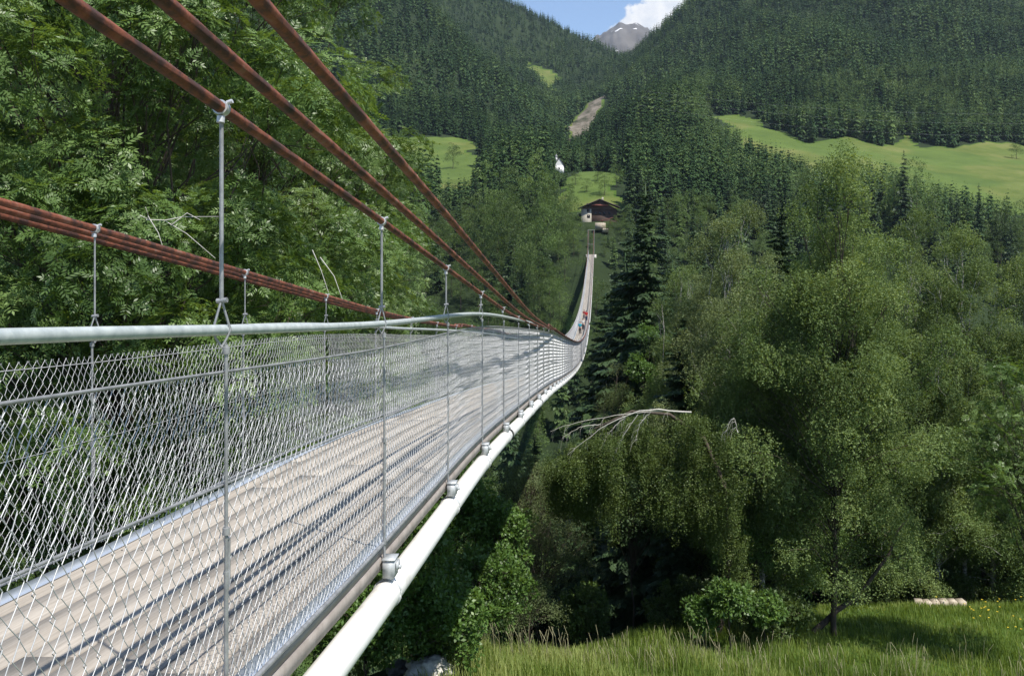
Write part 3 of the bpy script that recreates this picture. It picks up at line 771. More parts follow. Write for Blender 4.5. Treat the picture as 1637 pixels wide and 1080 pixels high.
# the bowed birch with bleached branches
bz = W(1150, 985, 33); base = np.array([bz[0], 33, gz(bz[0], 33)])
bt = empty('birch_tree', tuple(base)); tag(bt, 'bowed birch hanging over the dark hollow, bare bleached branches arching on its top left', 'tree')
tr = MB(); cr_ = MB(); rB = np.random.default_rng(77)
def loc(px, py, Y): return np.array(W(px, py, Y)) - base
arc = [loc(1150, 1010, 33), loc(1165, 900, 33), loc(1160, 780, 33), loc(1125, 700, 33), loc(1070, 662, 32.6), loc(1010, 657, 32.2), loc(950, 685, 32)]
tube(tr, arc, [.12, .11, .10, .08, .06, .045, .02], 8)
dead = MB()
for path in ([(1105, 660), (1060, 655), (1020, 657), (975, 676), (940, 700), (908, 727)], [(1070, 656), (1010, 660), (960, 668), (915, 676), (880, 690)], [(1000, 666), (975, 690), (962, 718)],
             [(1020, 662), (1000, 690), (985, 720), (980, 738)], [(960, 678), (930, 682), (898, 700)], [(1040, 658), (1022, 680), (1018, 705)], [(1180, 690), (1172, 668), (1160, 690)]):
    p = np.array([loc(a, b, 31.4) for a, b in path]); tq = np.linspace(0, len(p) - 1, 14); fx3 = [pchip(range(len(p)), p[:, c]) for c in range(3)]
    p = np.stack([f(tq) for f in fx3], -1) + rB.normal(0, .012, (14, 3)); tube(dead, p, np.linspace(.036 if path[0][0] > 1100 and len(path) > 4 else .016, .006, 14), 6)
    for q in range(2, 14, 2):
        for _ in range(2):
            e = p[q] + np.array([-rB.uniform(.05, .3), rB.normal(0, .15), -rB.uniform(.15, .6)]); md = (p[q] + e) / 2 + np.array([-.05, 0, .06]); tube(dead, [p[q], md, e], [.006, .005, .003], 3)
pos = []
for k in range(92):
    t = rB.uniform(); a = 885 + 305 * t; top_ = np.interp(a, [880, 930, 1000, 1080, 1150, 1200], [735, 700, 672, 662, 672, 715]); dep = np.interp(a, [880, 940, 1050, 1150, 1200], [60, 110, 130, 190, 230])
    cpt = loc(a, top_ + dep * rB.uniform() ** 1.1, 33 + rB.normal(0, .9)); rc = rB.uniform(.3, .62)
    for q in range(int(60 * rc)): pos.append(cpt + rB.normal(0, .5, 3) * rc * np.array([1, 1, .8]) - np.array([0, 0, abs(rB.normal(0, .35))]))
pos = np.array(pos); kk = rB.integers(0, 3, len(pos)); tn = np.clip(.5 + rB.normal(0, .18, len(pos)), 0, 1)
Rm = rots(np.tile([0, 0, 1.0], (len(pos), 1)) + rB.normal(0, .1, (len(pos), 3)), rB)
for t in range(3): stamp(cr_, STR2[t], Rm[kk == t], pos[kk == t], rB.uniform(.45, .8, (kk == t).sum()), 0, tn[kk == t])
cr_.build('crown', M['yellowleaf'], bt); tr.build('trunk', M['bark'], bt, True); dead.build('bare_branch', M['deadwood'], bt, True)

# ------------------------------------------------------------------ bushes
def bush(seed, px, py, Y, r, label, kind='shrub', temps=TUF2, name='bush', scale=1.):
    x = (px - VX) / FX * Y; zc = (VY - py) / FX * Y; z = gz(x, Y); h = max(.8, zc - z)
    if zc - z < r * .6: h = r * .8
    n = int(20 + 17 * r * r); rb_ = random.Random(seed)
    mbs = broadleaf(seed, h + r, h, (r * rb_.uniform(.95, 1.4), r, r * rb_.uniform(.7, 1.0)), n, .28 + .13 * r, temps, 11, scale * .8, .05, upw=.5, bias=.35, flat=.9)
    return put_tree(name, mbs, (M[kind], M['bark']), (x, Y, z), label, 'bush', 'bushes on the slope below the bridge')
bush(41, 640, 880, 27, 1.5, 'bright green bush right beside the white pipe, half way down it')
bush(42, 705, 800, 34, 2.0, 'bright green bush behind the white pipe, upper one of the slope')
bush(43, 700, 985, 26, 1.25, 'small bright bush above the pale boulder')
bush(44, 775, 940, 30, 1.35, 'bright leafy bush at the left end of the tall grass')
bush(45, 700, 1025, 26.6, .6, 'lowest bright bush, touching the pale boulder')
bush(46, 660, 740, 43, 2.2, 'leafy bush close under the deck edge, furthest up the slope')
bush(47, 790, 850, 34, 1.3, 'leafy bush left of the grey green willow bush')
bush(48, 860, 880, 36, 2.0, 'grey green willow bush left of the dark hollow', 'willow', WIL)
bush(49, 850, 790, 42, 2.1, 'taller grey green willow bush behind, under the bowed birch', 'willow', WIL)
bush(50, 835, 965, 33, 1.0, 'low willow bush at the edge of the tall grass', 'willow', WIL)
bush(51, 1165, 958, 31, .55, 'bright young maple bush in front of the dark hollow', 'shrub')
bush(65, 1222, 972, 31.6, .38, 'small bright bush touching the right side of the young maple bush', 'shrub')
bush(66, 1125, 978, 31.6, .45, 'small bright bush at the left foot of the young maple bush', 'shrub')
bush(52, 1100, 985, 35, 1.1, 'dark low bush left of the bright young maple bush', 'broad')
bush(53, 1240, 980, 33, .9, 'low leafy bush right of the bright young maple bush', 'broad')
bush(54, 1470, 935, 44, 1.7, 'leafy bush behind the grass left of the stone strip', 'broad')
bush(55, 1615, 890, 46, 2.2, 'tall leafy bush at the right edge behind the yellow flowers', 'broad')
bush(56, 585, 1000, 25, 1.0, 'shaded bush between deck edge and white pipe', 'shrub')
bush(57, 560, 930, 30, 1.6, 'bush glimpsed between deck beam and white pipe', 'shrub')
bush(58, 1200, 860, 36, 1.6, 'bright leafy bush left of the dark birch trunk', 'shrub', TUF)
bush(59, 940, 985, 36, 1.0, 'dark low bush at the left foot of the hollow', 'broad')
bush(60, 330, 700, 24, 1.7, 'sunlit bush seen through the left mesh', 'shrub')
bush(61, 120, 790, 20, 1.5, 'leafy bush seen through the left mesh at lower left', 'shrub')
bush(62, 480, 640, 34, 2.4, 'leafy bush seen through the mesh right of the first hanger', 'broad')
bush(63, 1010, 800, 39, 1.6, 'very dark bush deep in the hollow', 'spruce')
bush(64, 1550, 790, 46, 2.4, 'leafy bush under the young ash at right', 'broad')

# ------------------------------------------------------------------ woods down the gorge and up the far bank
MLX = [1125, 1150, 1180, 1240, 1300, 1340, 1400, 1440, 1480, 1560, 1637, 1800]; MLY = [160, 192, 206, 236, 262, 256, 268, 262, 292, 308, 330, 345]
skyl_x = [400, 640, 700, 770, 800, 900, 918, 930, 995, 1003, 1040, 1100, 1200, 1300, 1350, 1440, 1475, 1500, 1637, 1900]
skyl_y = [330, 330, 300, 262, 245, 268, 330, 372, 372, 330, 305, 300, 300, 285, 262, 262, 300, 305, 335, 340]
def fit_h(x, y, z, h):
    px = VX + FX * x / y; lim = (VY - np.interp(px, skyl_x, skyl_y)) / FX * y - z
    return min(h, lim)
def near_bridge(x, y, top, r):
    return (-4.2 - r) < x < (.6 + r) and y < 309 and top > deckz(min(y, 302) / U) - 2.0
BLM = []
for k in range(6):
    hh = 12
    a, b_ = broadleaf(100 + k, hh, 7.2, (3.6, 3.6, 5.0), 34, 1.15, (TUF if k % 2 else TUF2), 11, 1.35 if k % 2 else 1.1, .16, limbs=False, bias=.4)
    BLM.append((a.mesh('crown', M['broad']), b_.mesh('trunk', M['bark'], True)))
SPN = []
for k in range(4):
    a, b_ = conifer(200 + k, 16, 3.2, SPR, 50, 12, sparse=.15, droop=.42)
    SPN.append((a.mesh('crown', M['spruce']), b_.mesh('trunk', M['bark'], True)))
SPL = []
for k in range(5):
    a, b_ = conifer(220 + k, 16, 3.0, SPM, 26, 8, sparse=.1, droop=.3); a2 = a
    mm_ = MB(); mm_.v = a.v; mm_.q = a.q; mm_.t = a.t; mm_.qm = a.qm; mm_.tm = a.tm; mm_.tint = a.tint; mm_.n = a.n
    for src in (b_,):
        vv = np.concatenate(src.v); mm_.add(vv, np.concatenate(src.q), 1, .5)
    SPL.append(mm_.mesh('spruce_tree', [M['spruce'] if k < 4 else M['larch'], M['bark']]))
BLS = []
for k in range(4):
    a, b_ = broadleaf(240 + k, 12, 7.0, (3.8, 3.8, 5.0), 26, 1.3, TUF, 7, 2.1, .16, limbs=False, bias=.4)
    vv = np.concatenate(b_.v); a.add(vv, np.concatenate(b_.q), 1, .5)
    BLS.append(a.mesh('leafy_tree', [M['broad'], M['bark']]))
def place_near_spruce(px, Y, top, label, k=0, w=1.):
    x = (px - VX) / FX * Y; z = gz(x, Y); h = (VY - top) / FX * Y - z
    e = put_tree('spruce_tree', SPN[k % 4], None, (x, Y, z), label, rz=px * .7)
    e.scale = (h / 16 * w, h / 16 * w, h / 16); return e
place_near_spruce(1032, 66, 296, 'tall dark spruce just right of the far end of the bridge', 0, .9)
place_near_spruce(1252, 62, 318, 'dark spruce between the grey green birch and the tall slender birch', 1, .8)
place_near_spruce(1000, 82, 400, 'dark spruce left of the tallest dark spruce', 2, .9)
place_near_spruce(968, 96, 470, 'dark spruce nearest to the right side of the bridge', 3, .9)
place_near_spruce(1075, 74, 420, 'shorter spruce right of the tallest dark spruce', 2, .8)
place_near_spruce(1010, 46, 690, 'black shaded spruce inside the hollow under the bowed birch', 1, 1.0)
place_near_spruce(935, 50, 770, 'shaded spruce at the left side of the hollow', 3, 1.)
place_near_spruce(1080, 42, 790, 'shaded young spruce at the right side of the hollow', 0, 1.2)
taken = []
def far_enough(x, y, d):
    for a, b_ in taken:
        if abs(a - x) < d and abs(b_ - y) < d and math.hypot(a - x, b_ - y) < d: return False
    taken.append((x, y)); return True
rW = np.random.default_rng(99); nbro = nspr = 0
tries = 0
while tries < 1400 and nbro + nspr < 130:            # gorge side below the bridge, trees with crown and trunk
    tries += 1
    y = rW.uniform(44, 130); x = rW.uniform(-.72, .52) * y
    z = gz(x, y); con = rW.uniform() < .42
    h = fit_h(x, y, z, rW.uniform(13, 20) if con else rW.uniform(9, 14))
    if x > 0 : h = min(h, (VY - (430 + 1.1 * max(0, 110 - y))) / FX * y - z)
    if x < -.17 * y and y < 50: continue
    px = VX + FX * x / y; py = VY - FX * (z + h) / y
    if h < 5 or py > 1000 or near_bridge(x, y, z + h, 3.0) or not far_enough(x, y, 4.6): continue
    if con: me = SPN[nspr % 4]; nspr += 1; s_ = h / 16; lb = 'dark spruce standing on the steep wooded slope under the bridge'; nm = 'spruce_tree'; gr = 'spruces on the gorge slope'
    else: me = BLM[nbro % 6]; nbro += 1; s_ = h / 12; lb = 'leafy broad-leaved tree standing on the steep wooded slope under the bridge'; nm = 'leafy_tree'; gr = 'leafy trees on the gorge slope'
    put_tree(nm, me, None, (x, y, z), lb, 'tree', gr, rW.uniform(0, 6.28), s_)
hx0 = .4; nf = 0; tries = 0; nS = nspr + 8
while tries < 9000 and nf < 420:                      # far bank: too small to show parts
    tries += 1
    y = 130 + 225 * rW.uniform() ** .8; x = rW.uniform(-.55, .52) * y
    z = gz(x, y); con = rW.uniform() < (.13 if x < 0 else .5)
    if bool(in_meadow(np.array(x), np.array(y))): continue
    h = fit_h(x, y, z, rW.uniform(15, 25) if con else rW.uniform(11, 17))
    px = VX + FX * x / y; py = VY - FX * (z + h) / y
    if h < (2.2 if 900 < px < 1010 and y > 290 else 5) or py > 850 or near_bridge(x, y, z + h, 3.5) or (abs(x - hx0) < 11 and y > 335): continue
    if 1060 < px and py > 400: continue
    if px < 560 and y < 320: continue
    if not far_enough(x, y, 5.2): continue
    nf += 1
    if con:
        o = link('spruce_tree', SPL[nf % 5]); tag(o, 'conifer in the mixed wood on the far bank of the gorge', 'tree', 'conifers on the far bank'); s_ = h / 16; nS += 1
    else:
        o = link('leafy_tree', BLS[nf % 4]); tag(o, 'leafy tree in the mixed wood on the far bank of the gorge', 'tree', 'leafy trees on the far bank'); s_ = h / 12
    o.location = (x, y, z); o.scale = (s_, s_, s_); o.rotation_euler = (0, 0, rW.uniform(0, 6.28))
# single trees and bushes one can point to
def single(px, py, Y, h, label, kind='b', w=1., k=0):
    x, y, z = ground_at(px, py, Y)
    if kind == 'b': o = link('leafy_tree', BLS[k % 4]); s_ = h / 12
    elif kind == 's': o = link('spruce_tree', SPL[k % 4]); s_ = h / 16
    o.location = (x, y, z - .3); o.scale = (s_ * w, s_ * w, s_); o.rotation_euler = (0, 0, px); tag(o, label, 'tree' if h > 6 else 'bush')
single(724, 270, 380, 17, 'round dark tree alone on the left meadow', 'b', 1.05, 1)
single(768, 268, 380, 26, 'dark conifer at the right edge of the left meadow', 's', 1.2, 0)
single(938, 307, 340, 6, 'round bush in the middle of the small meadow above the house', 'b', 1.6, 2)
single(966, 312, 340, 11, 'round tree right of the bush on the small meadow', 'b', 1.2, 3)
single(920, 296, 340, 7, 'bush at the left border of the small meadow', 'b', 1.4, 0)
single(955, 290, 360, 5, 'low bush high on the small meadow', 'b', 1.4, 1)
single(985, 300, 360, 10, 'tree at the right border of the small meadow', 'b', 1.2, 2)
single(1296, 228, 420, 17, 'dark spruce standing out onto the right meadow', 's', 1.5, 1)
single(1625, 254, 420, 11, 'dark bush alone at the right edge of the right meadow', 'b', 1.5, 1)
for i, (px, py, Y, h, k) in enumerate([(1445, 330, 330, 26, 's'), (1430, 335, 335, 20, 'b'), (1465, 335, 335, 18, 'b'), (1410, 335, 340, 17, 's'), (1395, 330, 330, 19, 's'), (1335, 330, 320, 22, 's'), (1315, 330, 330, 21, 's'),
                                       (1290, 325, 330, 18, 'b'), (1360, 335, 330, 16, 's'), (1375, 335, 330, 16, 'b'), (1495, 345, 330, 12, 'b'), (1530, 345, 330, 11, 's'), (1565, 350, 330, 13, 's'), (1600, 352, 330, 9, 'b'), (1635, 352, 330, 10, 'b')]):
    x = (px - VX) / FX * Y; o = link('spruce_tree' if k == 's' else 'leafy_tree', SPL[i % 4] if k == 's' else BLS[i % 4]); z = gz(x, Y)
    top = {0: 240, 1: 262, 2: 262, 3: 268, 4: 262, 5: 252, 6: 255, 7: 262, 8: 275, 9: 275, 10: 300, 11: 305, 12: 292, 13: 318, 14: 325}[i]
    h = (VY - top) / FX * Y - z; s_ = h / (16 if k == 's' else 12); o.location = (x, Y, z); o.scale = (s_ * (.8 if k == 's' else .6),) * 2 + (s_,); o.rotation_euler = (0, 0, i)
    tag(o, 'dark conifer in the row in front of the right meadow' if k == 's' else 'leafy tree in the row in front of the right meadow', 'tree', 'trees in front of the right meadow')

for i, (px, py, h) in enumerate([(925, 374, 5), (933, 386, 4), (917, 396, 7), (972, 376, 6), (986, 366, 6), (967, 392, 4), (928, 362, 4), (992, 386, 7), (978, 398, 5), (924, 408, 6), (966, 410, 5), (1000, 370, 8), (908, 380, 8), (938, 372, 3), (984, 350, 5), (975, 362, 3.5)]):
    x, y, z = ground_at(px, py, 296, 345); o = link('leafy_bush', BLS[i % 4]); s_ = h / 12; o.location = (x, y, z - .4); o.scale = (s_ * 1.15, s_ * 1.15, s_); o.rotation_euler = (0, 0, i)
    tag(o, 'green bush growing between the far end of the bridge and the timber house', 'bush', 'bushes around the far end of the bridge')
for i, (px, Y, top) in enumerate([(788, 300, 262), (826, 300, 238), (862, 292, 236), (893, 296, 262), (812, 284, 296), (872, 275, 305), (842, 262, 335), (905, 300, 325), (765, 290, 300)]):
    x = (px - VX) / FX * Y; z = gz(x, Y); h = (VY - top) / FX * Y - z; s_ = h / 12; o = link('leafy_tree', BLM[i % 6][0]); o.location = (x, Y, z); o.scale = (s_ * .62, s_ * .62, s_); o.rotation_euler = (0, 0, i)
    tag(o, 'big rounded leafy tree in the grove left of the timber house', 'tree', 'grove left of the timber house')
# forest on the mountain sides
nP = 82000
yb = rW.uniform(0, 1, nP); Y = np.sqrt(340 ** 2 + (1900 ** 2 - 340 ** 2) * yb); X = rW.uniform(-.74, .52, nP) * Y
X2 = X + 7 * fbm(X / 25, Y / 25, 3, 5); Y2 = Y + 11 * fbm(X / 25, Y / 25, 3, 5)
ok = ~in_meadow(X2, Y2) & ~inside(SCREE, X2, Y2) & ~in_meadow(X, Y)
ok &= ~((np.abs(X + 3) < 14) & (Y < 362))
X, Y = X[ok], Y[ok]; Z = H(X, Y)
# thin out: far trees keep a wider spacing, and drop what the ground in front hides
keep = rW.uniform(0, 1, len(X)) < np.clip(1.35 - Y / 2600, .5, 1)
X, Y, Z = X[keep], Y[keep], Z[keep]
gy = np.exp(np.linspace(math.log(300), math.log(1900), 120)); ga = np.linspace(-.76, .54, 160)
hz = H(ga[None] * gy[:, None], gy[:, None] + 0 * ga[None]) / gy[:, None]
run = np.maximum.accumulate(hz, 0)
ia = np.clip(((X / Y + .76) / 1.30 * 159).astype(int), 0, 159); iy = np.clip(np.searchsorted(gy, Y) - 3, 0, 119)
vis = (Z + 24) / Y > run[iy, ia] - .002
X, Y, Z = X[vis], Y[vis], Z[vis]
px = VX + FX * X / Y; py = VY - FX * (Z + 18) / Y
vis = (px > -60) & (px < 1700) & (py > -60) & ~((px < 470) & (Y > 450)); X, Y, Z = X[vis], Y[vis], Z[vis]
px = VX + FX * X / Y
lump = fbm(X / 60, Y / 60, 3, 21)
Ht = np.clip(19.5 + 5 * lump + rW.normal(0, 3.8, len(X)), 8, 32)
lim = (VY - np.interp(px, [600, 872, 882, 903, 910, 925, 1000, 1010, 2000], [-400, -400, 266, 270, 262, 262, 262, -400, -400])) / FX * Y - Z
Ht = np.where((Y < 480), np.minimum(Ht, np.maximum(lim, 0)), Ht)
mL = np.interp(px, MLX, MLY); lim = (VY - mL) / FX * Y - Z; front = (px > 1125) & (VY - FX * Z / Y > mL - 4)
Ht = np.where(front, np.minimum(Ht, np.maximum(lim + rW.normal(0, 2.5, len(X)), 0)), Ht)
mL = np.interp(px, [893, 899, 912, 935, 948, 962, 972, 976], [-900, 216, 220, 208, 188, 166, 158, -900]); lim = (VY - mL) / FX * Y - Z; front = (px > 894) & (px < 975) & (VY - FX * Z / Y > mL - 2) & (Y > 480)
Ht = np.where(front, np.minimum(Ht, np.maximum(lim + rW.normal(0, 1.5, len(X)), 0)), Ht)
mL = np.interp(px, [600, 690, 700, 745, 765, 780], [-900, -900, 292, 292, 262, -900]); lim = (VY - mL) / FX * Y - Z; front = (px > 690) & (px < 775) & (VY - FX * Z / Y > 285)
Ht = np.where(front, np.minimum(Ht, np.maximum(lim + rW.normal(0, 2., len(X)), 0)), Ht); kk = Ht > 4; X, Y, Z, Ht, lump = X[kk], Y[kk], Z[kk], Ht[kk], lump[kk]
Ht = Ht * np.interp(Y, [900, 1400], [1, .76])
o_ = np.argsort(Y); X, Y, Z, Ht, lump = X[o_], Y[o_], Z[o_], Ht[o_], lump[o_]
left = max(0, 292 - nS - 12); print('conifers so far', nS, 'forest', len(X), 'near broad', nbro, 'far bank', nf)
ni = 0; used = np.zeros(len(X), bool)
for q in range(len(X)):
    if ni >= left: break
    pxx = VX + FX * X[q] / Y[q]
    if pxx < 700 or pxx > 1640 or (1330 < pxx and Z[q] < 10): continue
    o = link('spruce_tree', SPL[q % 4]); s_ = Ht[q] / 16; o.location = (X[q], Y[q], Z[q]); o.scale = (s_,) * 3; o.rotation_euler = (0, 0, q)
    tag(o, 'dark conifer in the lowest rows of the mountain forest', 'tree', 'conifers at the foot of the mountain forest'); used[q] = True; ni += 1
X, Y, Z, Ht, lump = (a[~used] for a in (X, Y, Z, Ht, lump))
fm = MB()
TM_ = []
for k in range(5):
    a, tb2_ = conifer(300 + k, 1.0, .19, FAR, 12, 7, z0=.03, droop=.42); TM_.append((np.concatenate(a.v), np.concatenate(a.q)))
TF_ = []
for k in range(5):
    a, tb2_ = conifer(320 + k, 1.0, .20, [FAR[0][:1], FAR[1][1:]], 8, 6, z0=.03, droop=.42); TF_.append((np.concatenate(a.v), np.concatenate(a.q)))
TB_ = []
for k in range(3):
    a, tb2_ = broadleaf(340 + k, 1.0, .58, (.26, .26, .40), 9, .16, [TUF[k][:8]], 5, .30, .01, limbs=False, bias=.4); TB_.append((np.concatenate(a.v), np.concatenate(a.q)))
rr = rW.uniform(0, 1, len(X)); typ = rW.integers(0, 5, len(X))
isb = rr < np.where((X > 60) & (Y < 800), .06 + .26 * (lump > .1), .05)
ang = rW.uniform(0, 6.28, len(X))
base_t = np.clip(.38 + .22 * lump + rW.normal(0, .20, len(X)), .0, .95)
base_t = np.where(rr > .93, base_t + .3, base_t)
def scatter(sel, tmpl, mat, t0, wide=1.):
    n = sel.sum()
    if not n: return
    v, f = tmpl; c, s = np.cos(ang[sel]), np.sin(ang[sel]); h = Ht[sel]
    w = h * rW.uniform(.85, 1.2, n) * wide
    out = np.stack([(v[None, :, 0] * c[:, None] - v[None, :, 1] * s[:, None]) * w[:, None] + X[sel][:, None], (v[None, :, 0] * s[:, None] + v[None, :, 1] * c[:, None]) * w[:, None] + Y[sel][:, None], v[None, :, 2] * h[:, None] + Z[sel][:, None]], -1)
    ff = (f[None] + (np.arange(n) * len(v))[:, None, None]).reshape(-1, 4)
    vt = np.repeat(t0, len(v)) + rW.normal(0, .07, n * len(v) // 4 + 1).repeat(4)[:n * len(v)]
    fm.add(out.reshape(-1, 3), ff, mat, np.clip(vt, 0, 1))
for k in range(5):
    for lo, hi, T in ((0, 750, TM_), (750, 9999, TF_)):
        sel = (typ == k) & ~isb & (Y >= lo) & (Y < hi); scatter(sel, T[k], 0, base_t[sel])
for k in range(3):
    sel = (typ % 3 == k) & isb; scatter(sel, TB_[k], 1, np.clip(base_t[sel] + .1, 0, 1), 1.)
tag(fm.build('mountain_forest', [M['farforest'], M['larch']]), 'dense dark conifer forest covering the mountain sides', 'forest', kind='stuff')

# ------------------------------------------------------------------ far rocky peak with snow
pm = MB(); nu, nv = 200, 110
u = np.linspace(-1, 1, nu)[None] + np.zeros((nv, 1)); v = np.linspace(0, 1, nv)[:, None] + np.zeros((1, nu))
prof = np.interp(u[0], [-1, -.4, -.28, -.225, -.19, -.116, -.06, -.025, .03, .085, .11, .128, .17, .25, 1], [400, 930, 1030, 1070, 1108, 1130, 1164, 1156, 1174, 1158, 1150, 1104, 1060, 880, 400])
PX = 170 + u * 900 + 0; PYY = 4600 - (1 - v) ** .8 * 1600 + 40 * fbm(u * 9, v * 7, 3, 41)
PZ = v ** 1.1 * prof[None] * (1 + .006 * fbm(u * 12, v * 4, 4, 31)) + 26 * fbm(u * 26 + v * 3, v * 2.5, 4, 33) * (1 - .75 * v)
i = np.arange(nv - 1)[:, None] * nu; j = np.arange(nu - 1)[None]
pm.add(np.stack([PX, PYY, PZ], -1), np.stack([i + j, i + j + 1, i + nu + j + 1, i + nu + j], -1).reshape(-1, 4))
pm.add(np.stack([np.concatenate([PX[-1], PX[-1]]), np.concatenate([PYY[-1], PYY[-1] + 900]), np.concatenate([PZ[-1], PZ[-1] * .4])], -1), [(k, k + 1, nu + k + 1, nu + k) for k in range(nu - 1)])
m, nt, b = newmat('alpine_rock'); tc = N(nt, 'ShaderNodeTexCoord')
n1 = N(nt, 'ShaderNodeTexNoise', Scale=.006, Detail=12, Roughness=.65); nt.links.new(tc.outputs['Object'], n1.inputs['Vector'])
rk = ramp(nt, n1.outputs[0], [(.3, (.052, .047, .040)), (.5, (.088, .079, .068)), (.7, (.125, .115, .10))])
mp = N(nt, 'ShaderNodeMapping'); mp.inputs['Scale'].default_value = (.016, .016, .0035); nt.links.new(tc.outputs['Object'], mp.inputs[0])
n2 = N(nt, 'ShaderNodeTexNoise', Scale=1., Detail=6, Roughness=.6); nt.links.new(mp.outputs[0], n2.inputs['Vector'])
sn = ramp(nt, n2.outputs[0], [(.64, (0, 0, 0)), (.655, (1, 1, 1))])
mx = N(nt, 'ShaderNodeMix', data_type='RGBA'); nt.links.new(sn.outputs[0], mx.inputs[0]); nt.links.new(rk.outputs[0], mx.inputs[6]); mx.inputs[7].default_value = (.85, .86, .88, 1)
nt.links.new(mx.outputs[2], b.inputs['Base Color']); b.inputs['Roughness'].default_value = .9
bp = N(nt, 'ShaderNodeBump', Strength=.8, Distance=12.); nt.links.new(n1.outputs[0], bp.inputs['Height']); nt.links.new(bp.outputs[0], b.inputs['Normal'])
pk = pm.build('mountain_peak', m, smooth=True); tag(pk, 'bare grey brown mountain peak with snow streaks at the head of the valley', 'mountain', kind='structure')

# ------------------------------------------------------------------ house, chapel
M['plaster'] = noisemat('cream_plaster', [(.3, (.30, .275, .22)), (.7, (.42, .39, .32))], 1.5, .9)
M['white'] = noisemat('white_plaster', [(.3, (.70, .70, .68)), (.7, (.80, .80, .79))], 1.5, .9)
M['timber'] = noisemat('dark_timber', [(.3, (.035, .02, .014)), (.7, (.085, .048, .032))], 6, .8, stretch=(4, 1, .3))
M['roof'] = noisemat('brown_roof', [(.3, (.05, .036, .03)), (.7, (.11, .08, .066))], 4, .8)
M['slate'] = noisemat('grey_slate', [(.3, (.10, .10, .11)), (.7, (.2, .2, .21))], 3, .7)
M['redwood'] = noisemat('red_brown_wood', [(.3, (.12, .035, .025)), (.7, (.2, .06, .04))], 6, .8)
M['glass'] = noisemat('dark_window', [(.3, (.015, .017, .02)), (.7, (.03, .035, .04))], 2, .15)
M['rubble'] = noisemat('rubble_wall', [(.3, (.22, .18, .13)), (.5, (.36, .31, .24)), (.7, (.48, .43, .35))], 2.5, .9, bump=.6)
hy = 343.0; hx = (956.5 - VX) / FX * hy; hz0 = (VY - 358) / FX * hy
hs = empty('house', (hx, hy, hz0)); tag(hs, 'timber and plaster house with wide low gable above the far end of the bridge', 'house')
def px2(a): return (a - 956.5) / FX * hy
def pz2(b_): return (358 - b_) / FX * hy
wl = MB(); x0, xm, x1 = px2(929), px2(945.5), px2(986); ev = pz2(334)
box(wl, ((x0 + xm) / 2, 5, ev / 2 - 2), (xm - x0, 10, ev + 4)); wl.build('plaster_wall', M['plaster'], hs)
tw = MB(); box(tw, ((xm + x1) / 2 + .003, 5.15, ev / 2 - 2), (x1 - xm, 9.7, ev + 4))
gx = px2(958.5); ga_ = pz2(319)
tw.add([(x0 + .05, .1, ev), (x1, .1, ev), (gx, .1, ga_ - .15), (x0 + .05, .4, ev), (x1, .4, ev), (gx, .4, ga_ - .15)], [(0, 1, 2), (3, 5, 4)])
tw.add([(x0 + .05, 9.9, ev), (x1, 9.9, ev), (gx, 9.9, ga_ - .15)], [(0, 2, 1)])
tw.build('timber_wall', M['timber'], hs)
rf = MB()
for sx, xe, ze in ((-1, px2(923.5), pz2(334.5) + .1), (1, px2(991), pz2(332))):
    a = np.array([(gx, -1.6, ga_), (xe, -1.6, ze), (xe, 11, ze), (gx, 11, ga_)]); up = np.array([0, 0, .28])
    vv = np.concatenate([a, a + up]); rf.add(vv, [(0, 1, 2, 3), (4, 7, 6, 5), (0, 4, 5, 1), (1, 5, 6, 2), (2, 6, 7, 3), (3, 7, 4, 0)])
ro = rf.build('roof', M['roof'], hs)
chm = MB(); box(chm, (gx + 1.2, 6, ga_ + .4), (.7, .7, 1.6)); chm.build('chimney', M['plaster'], ro)
for (a, b_) in ((940, 327.5), (940.5, 336.5), (941, 345.5)):
    w = MB(); box(w, (px2(a), -.02, pz2(b_)), (.95, .06, 1.0)); wo = w.build('window', M['glass'], hs)
    w = MB(); 
    for dx, dz, sx, sz in ((0, .55, 1.15, .1), (0, -.55, 1.15, .1), (-.53, 0, .1, 1.0), (.53, 0, .1, 1.0), (0, 0, .05, 1.0)): box(w, (px2(a) + dx, -.055, pz2(b_) + dz), (sx, .05, sz))
    w.build('frame', M['timber'], wo)
for (a, b_) in ((952, 341), (959, 341), (966, 341), (974, 341), (955, 325)):
    w = MB(); box(w, (px2(a), .27, pz2(b_)), (.8, .06, 1.0)); wo = w.build('window', M['glass'], hs)
bl = MB(); box(bl, ((xm + px2(972)) / 2, -.45, pz2(329.5)), (px2(972) - xm, 1.1, .12)); box(bl, ((xm + px2(972)) / 2, -1.0, pz2(328.2)), (px2(972) - xm, .08, .7)); bl.build('balcony', M['redwood'], hs)
# rubble terrace and small lean-to below the house
rb = MB(); cx, cy, cz = W(961, 359, 330)
box(rb, (-.3, 0, 0), (4.0, 3, 2.6)); box(rb, (1.6, -1.4, -1.6), (2.2, 2.4, 1.6)); ro_ = rb.build('terrace_wall', M['rubble']); ro_.location = (cx, cy, cz - .6)
tag(ro_, 'pale rubble terrace wall just below the timber house', 'wall')
sh = MB(); cx, cy, cz = W(969, 352, 333)
for sx in (-1, 1): box(sh, (sx * 1.5, 0, -1), (.2, 2.2, 2.2))
sh.add([(-2.4, -1.6, -.5), (2.6, -1.6, .9), (2.6, 1.6, .9), (-2.4, 1.6, -.5), (-2.4, -1.6, -.32), (2.6, -1.6, 1.08), (2.6, 1.6, 1.08), (-2.4, 1.6, -.32)], [(0, 3, 2, 1), (4, 5, 6, 7), (0, 1, 5, 4), (1, 2, 6, 5), (2, 3, 7, 6), (3, 0, 4, 7)])
so = sh.build('shed', M['redwood']); so.location = (cx, cy, cz); tag(so, 'small red brown lean-to roof in front of the timber house', 'shed')

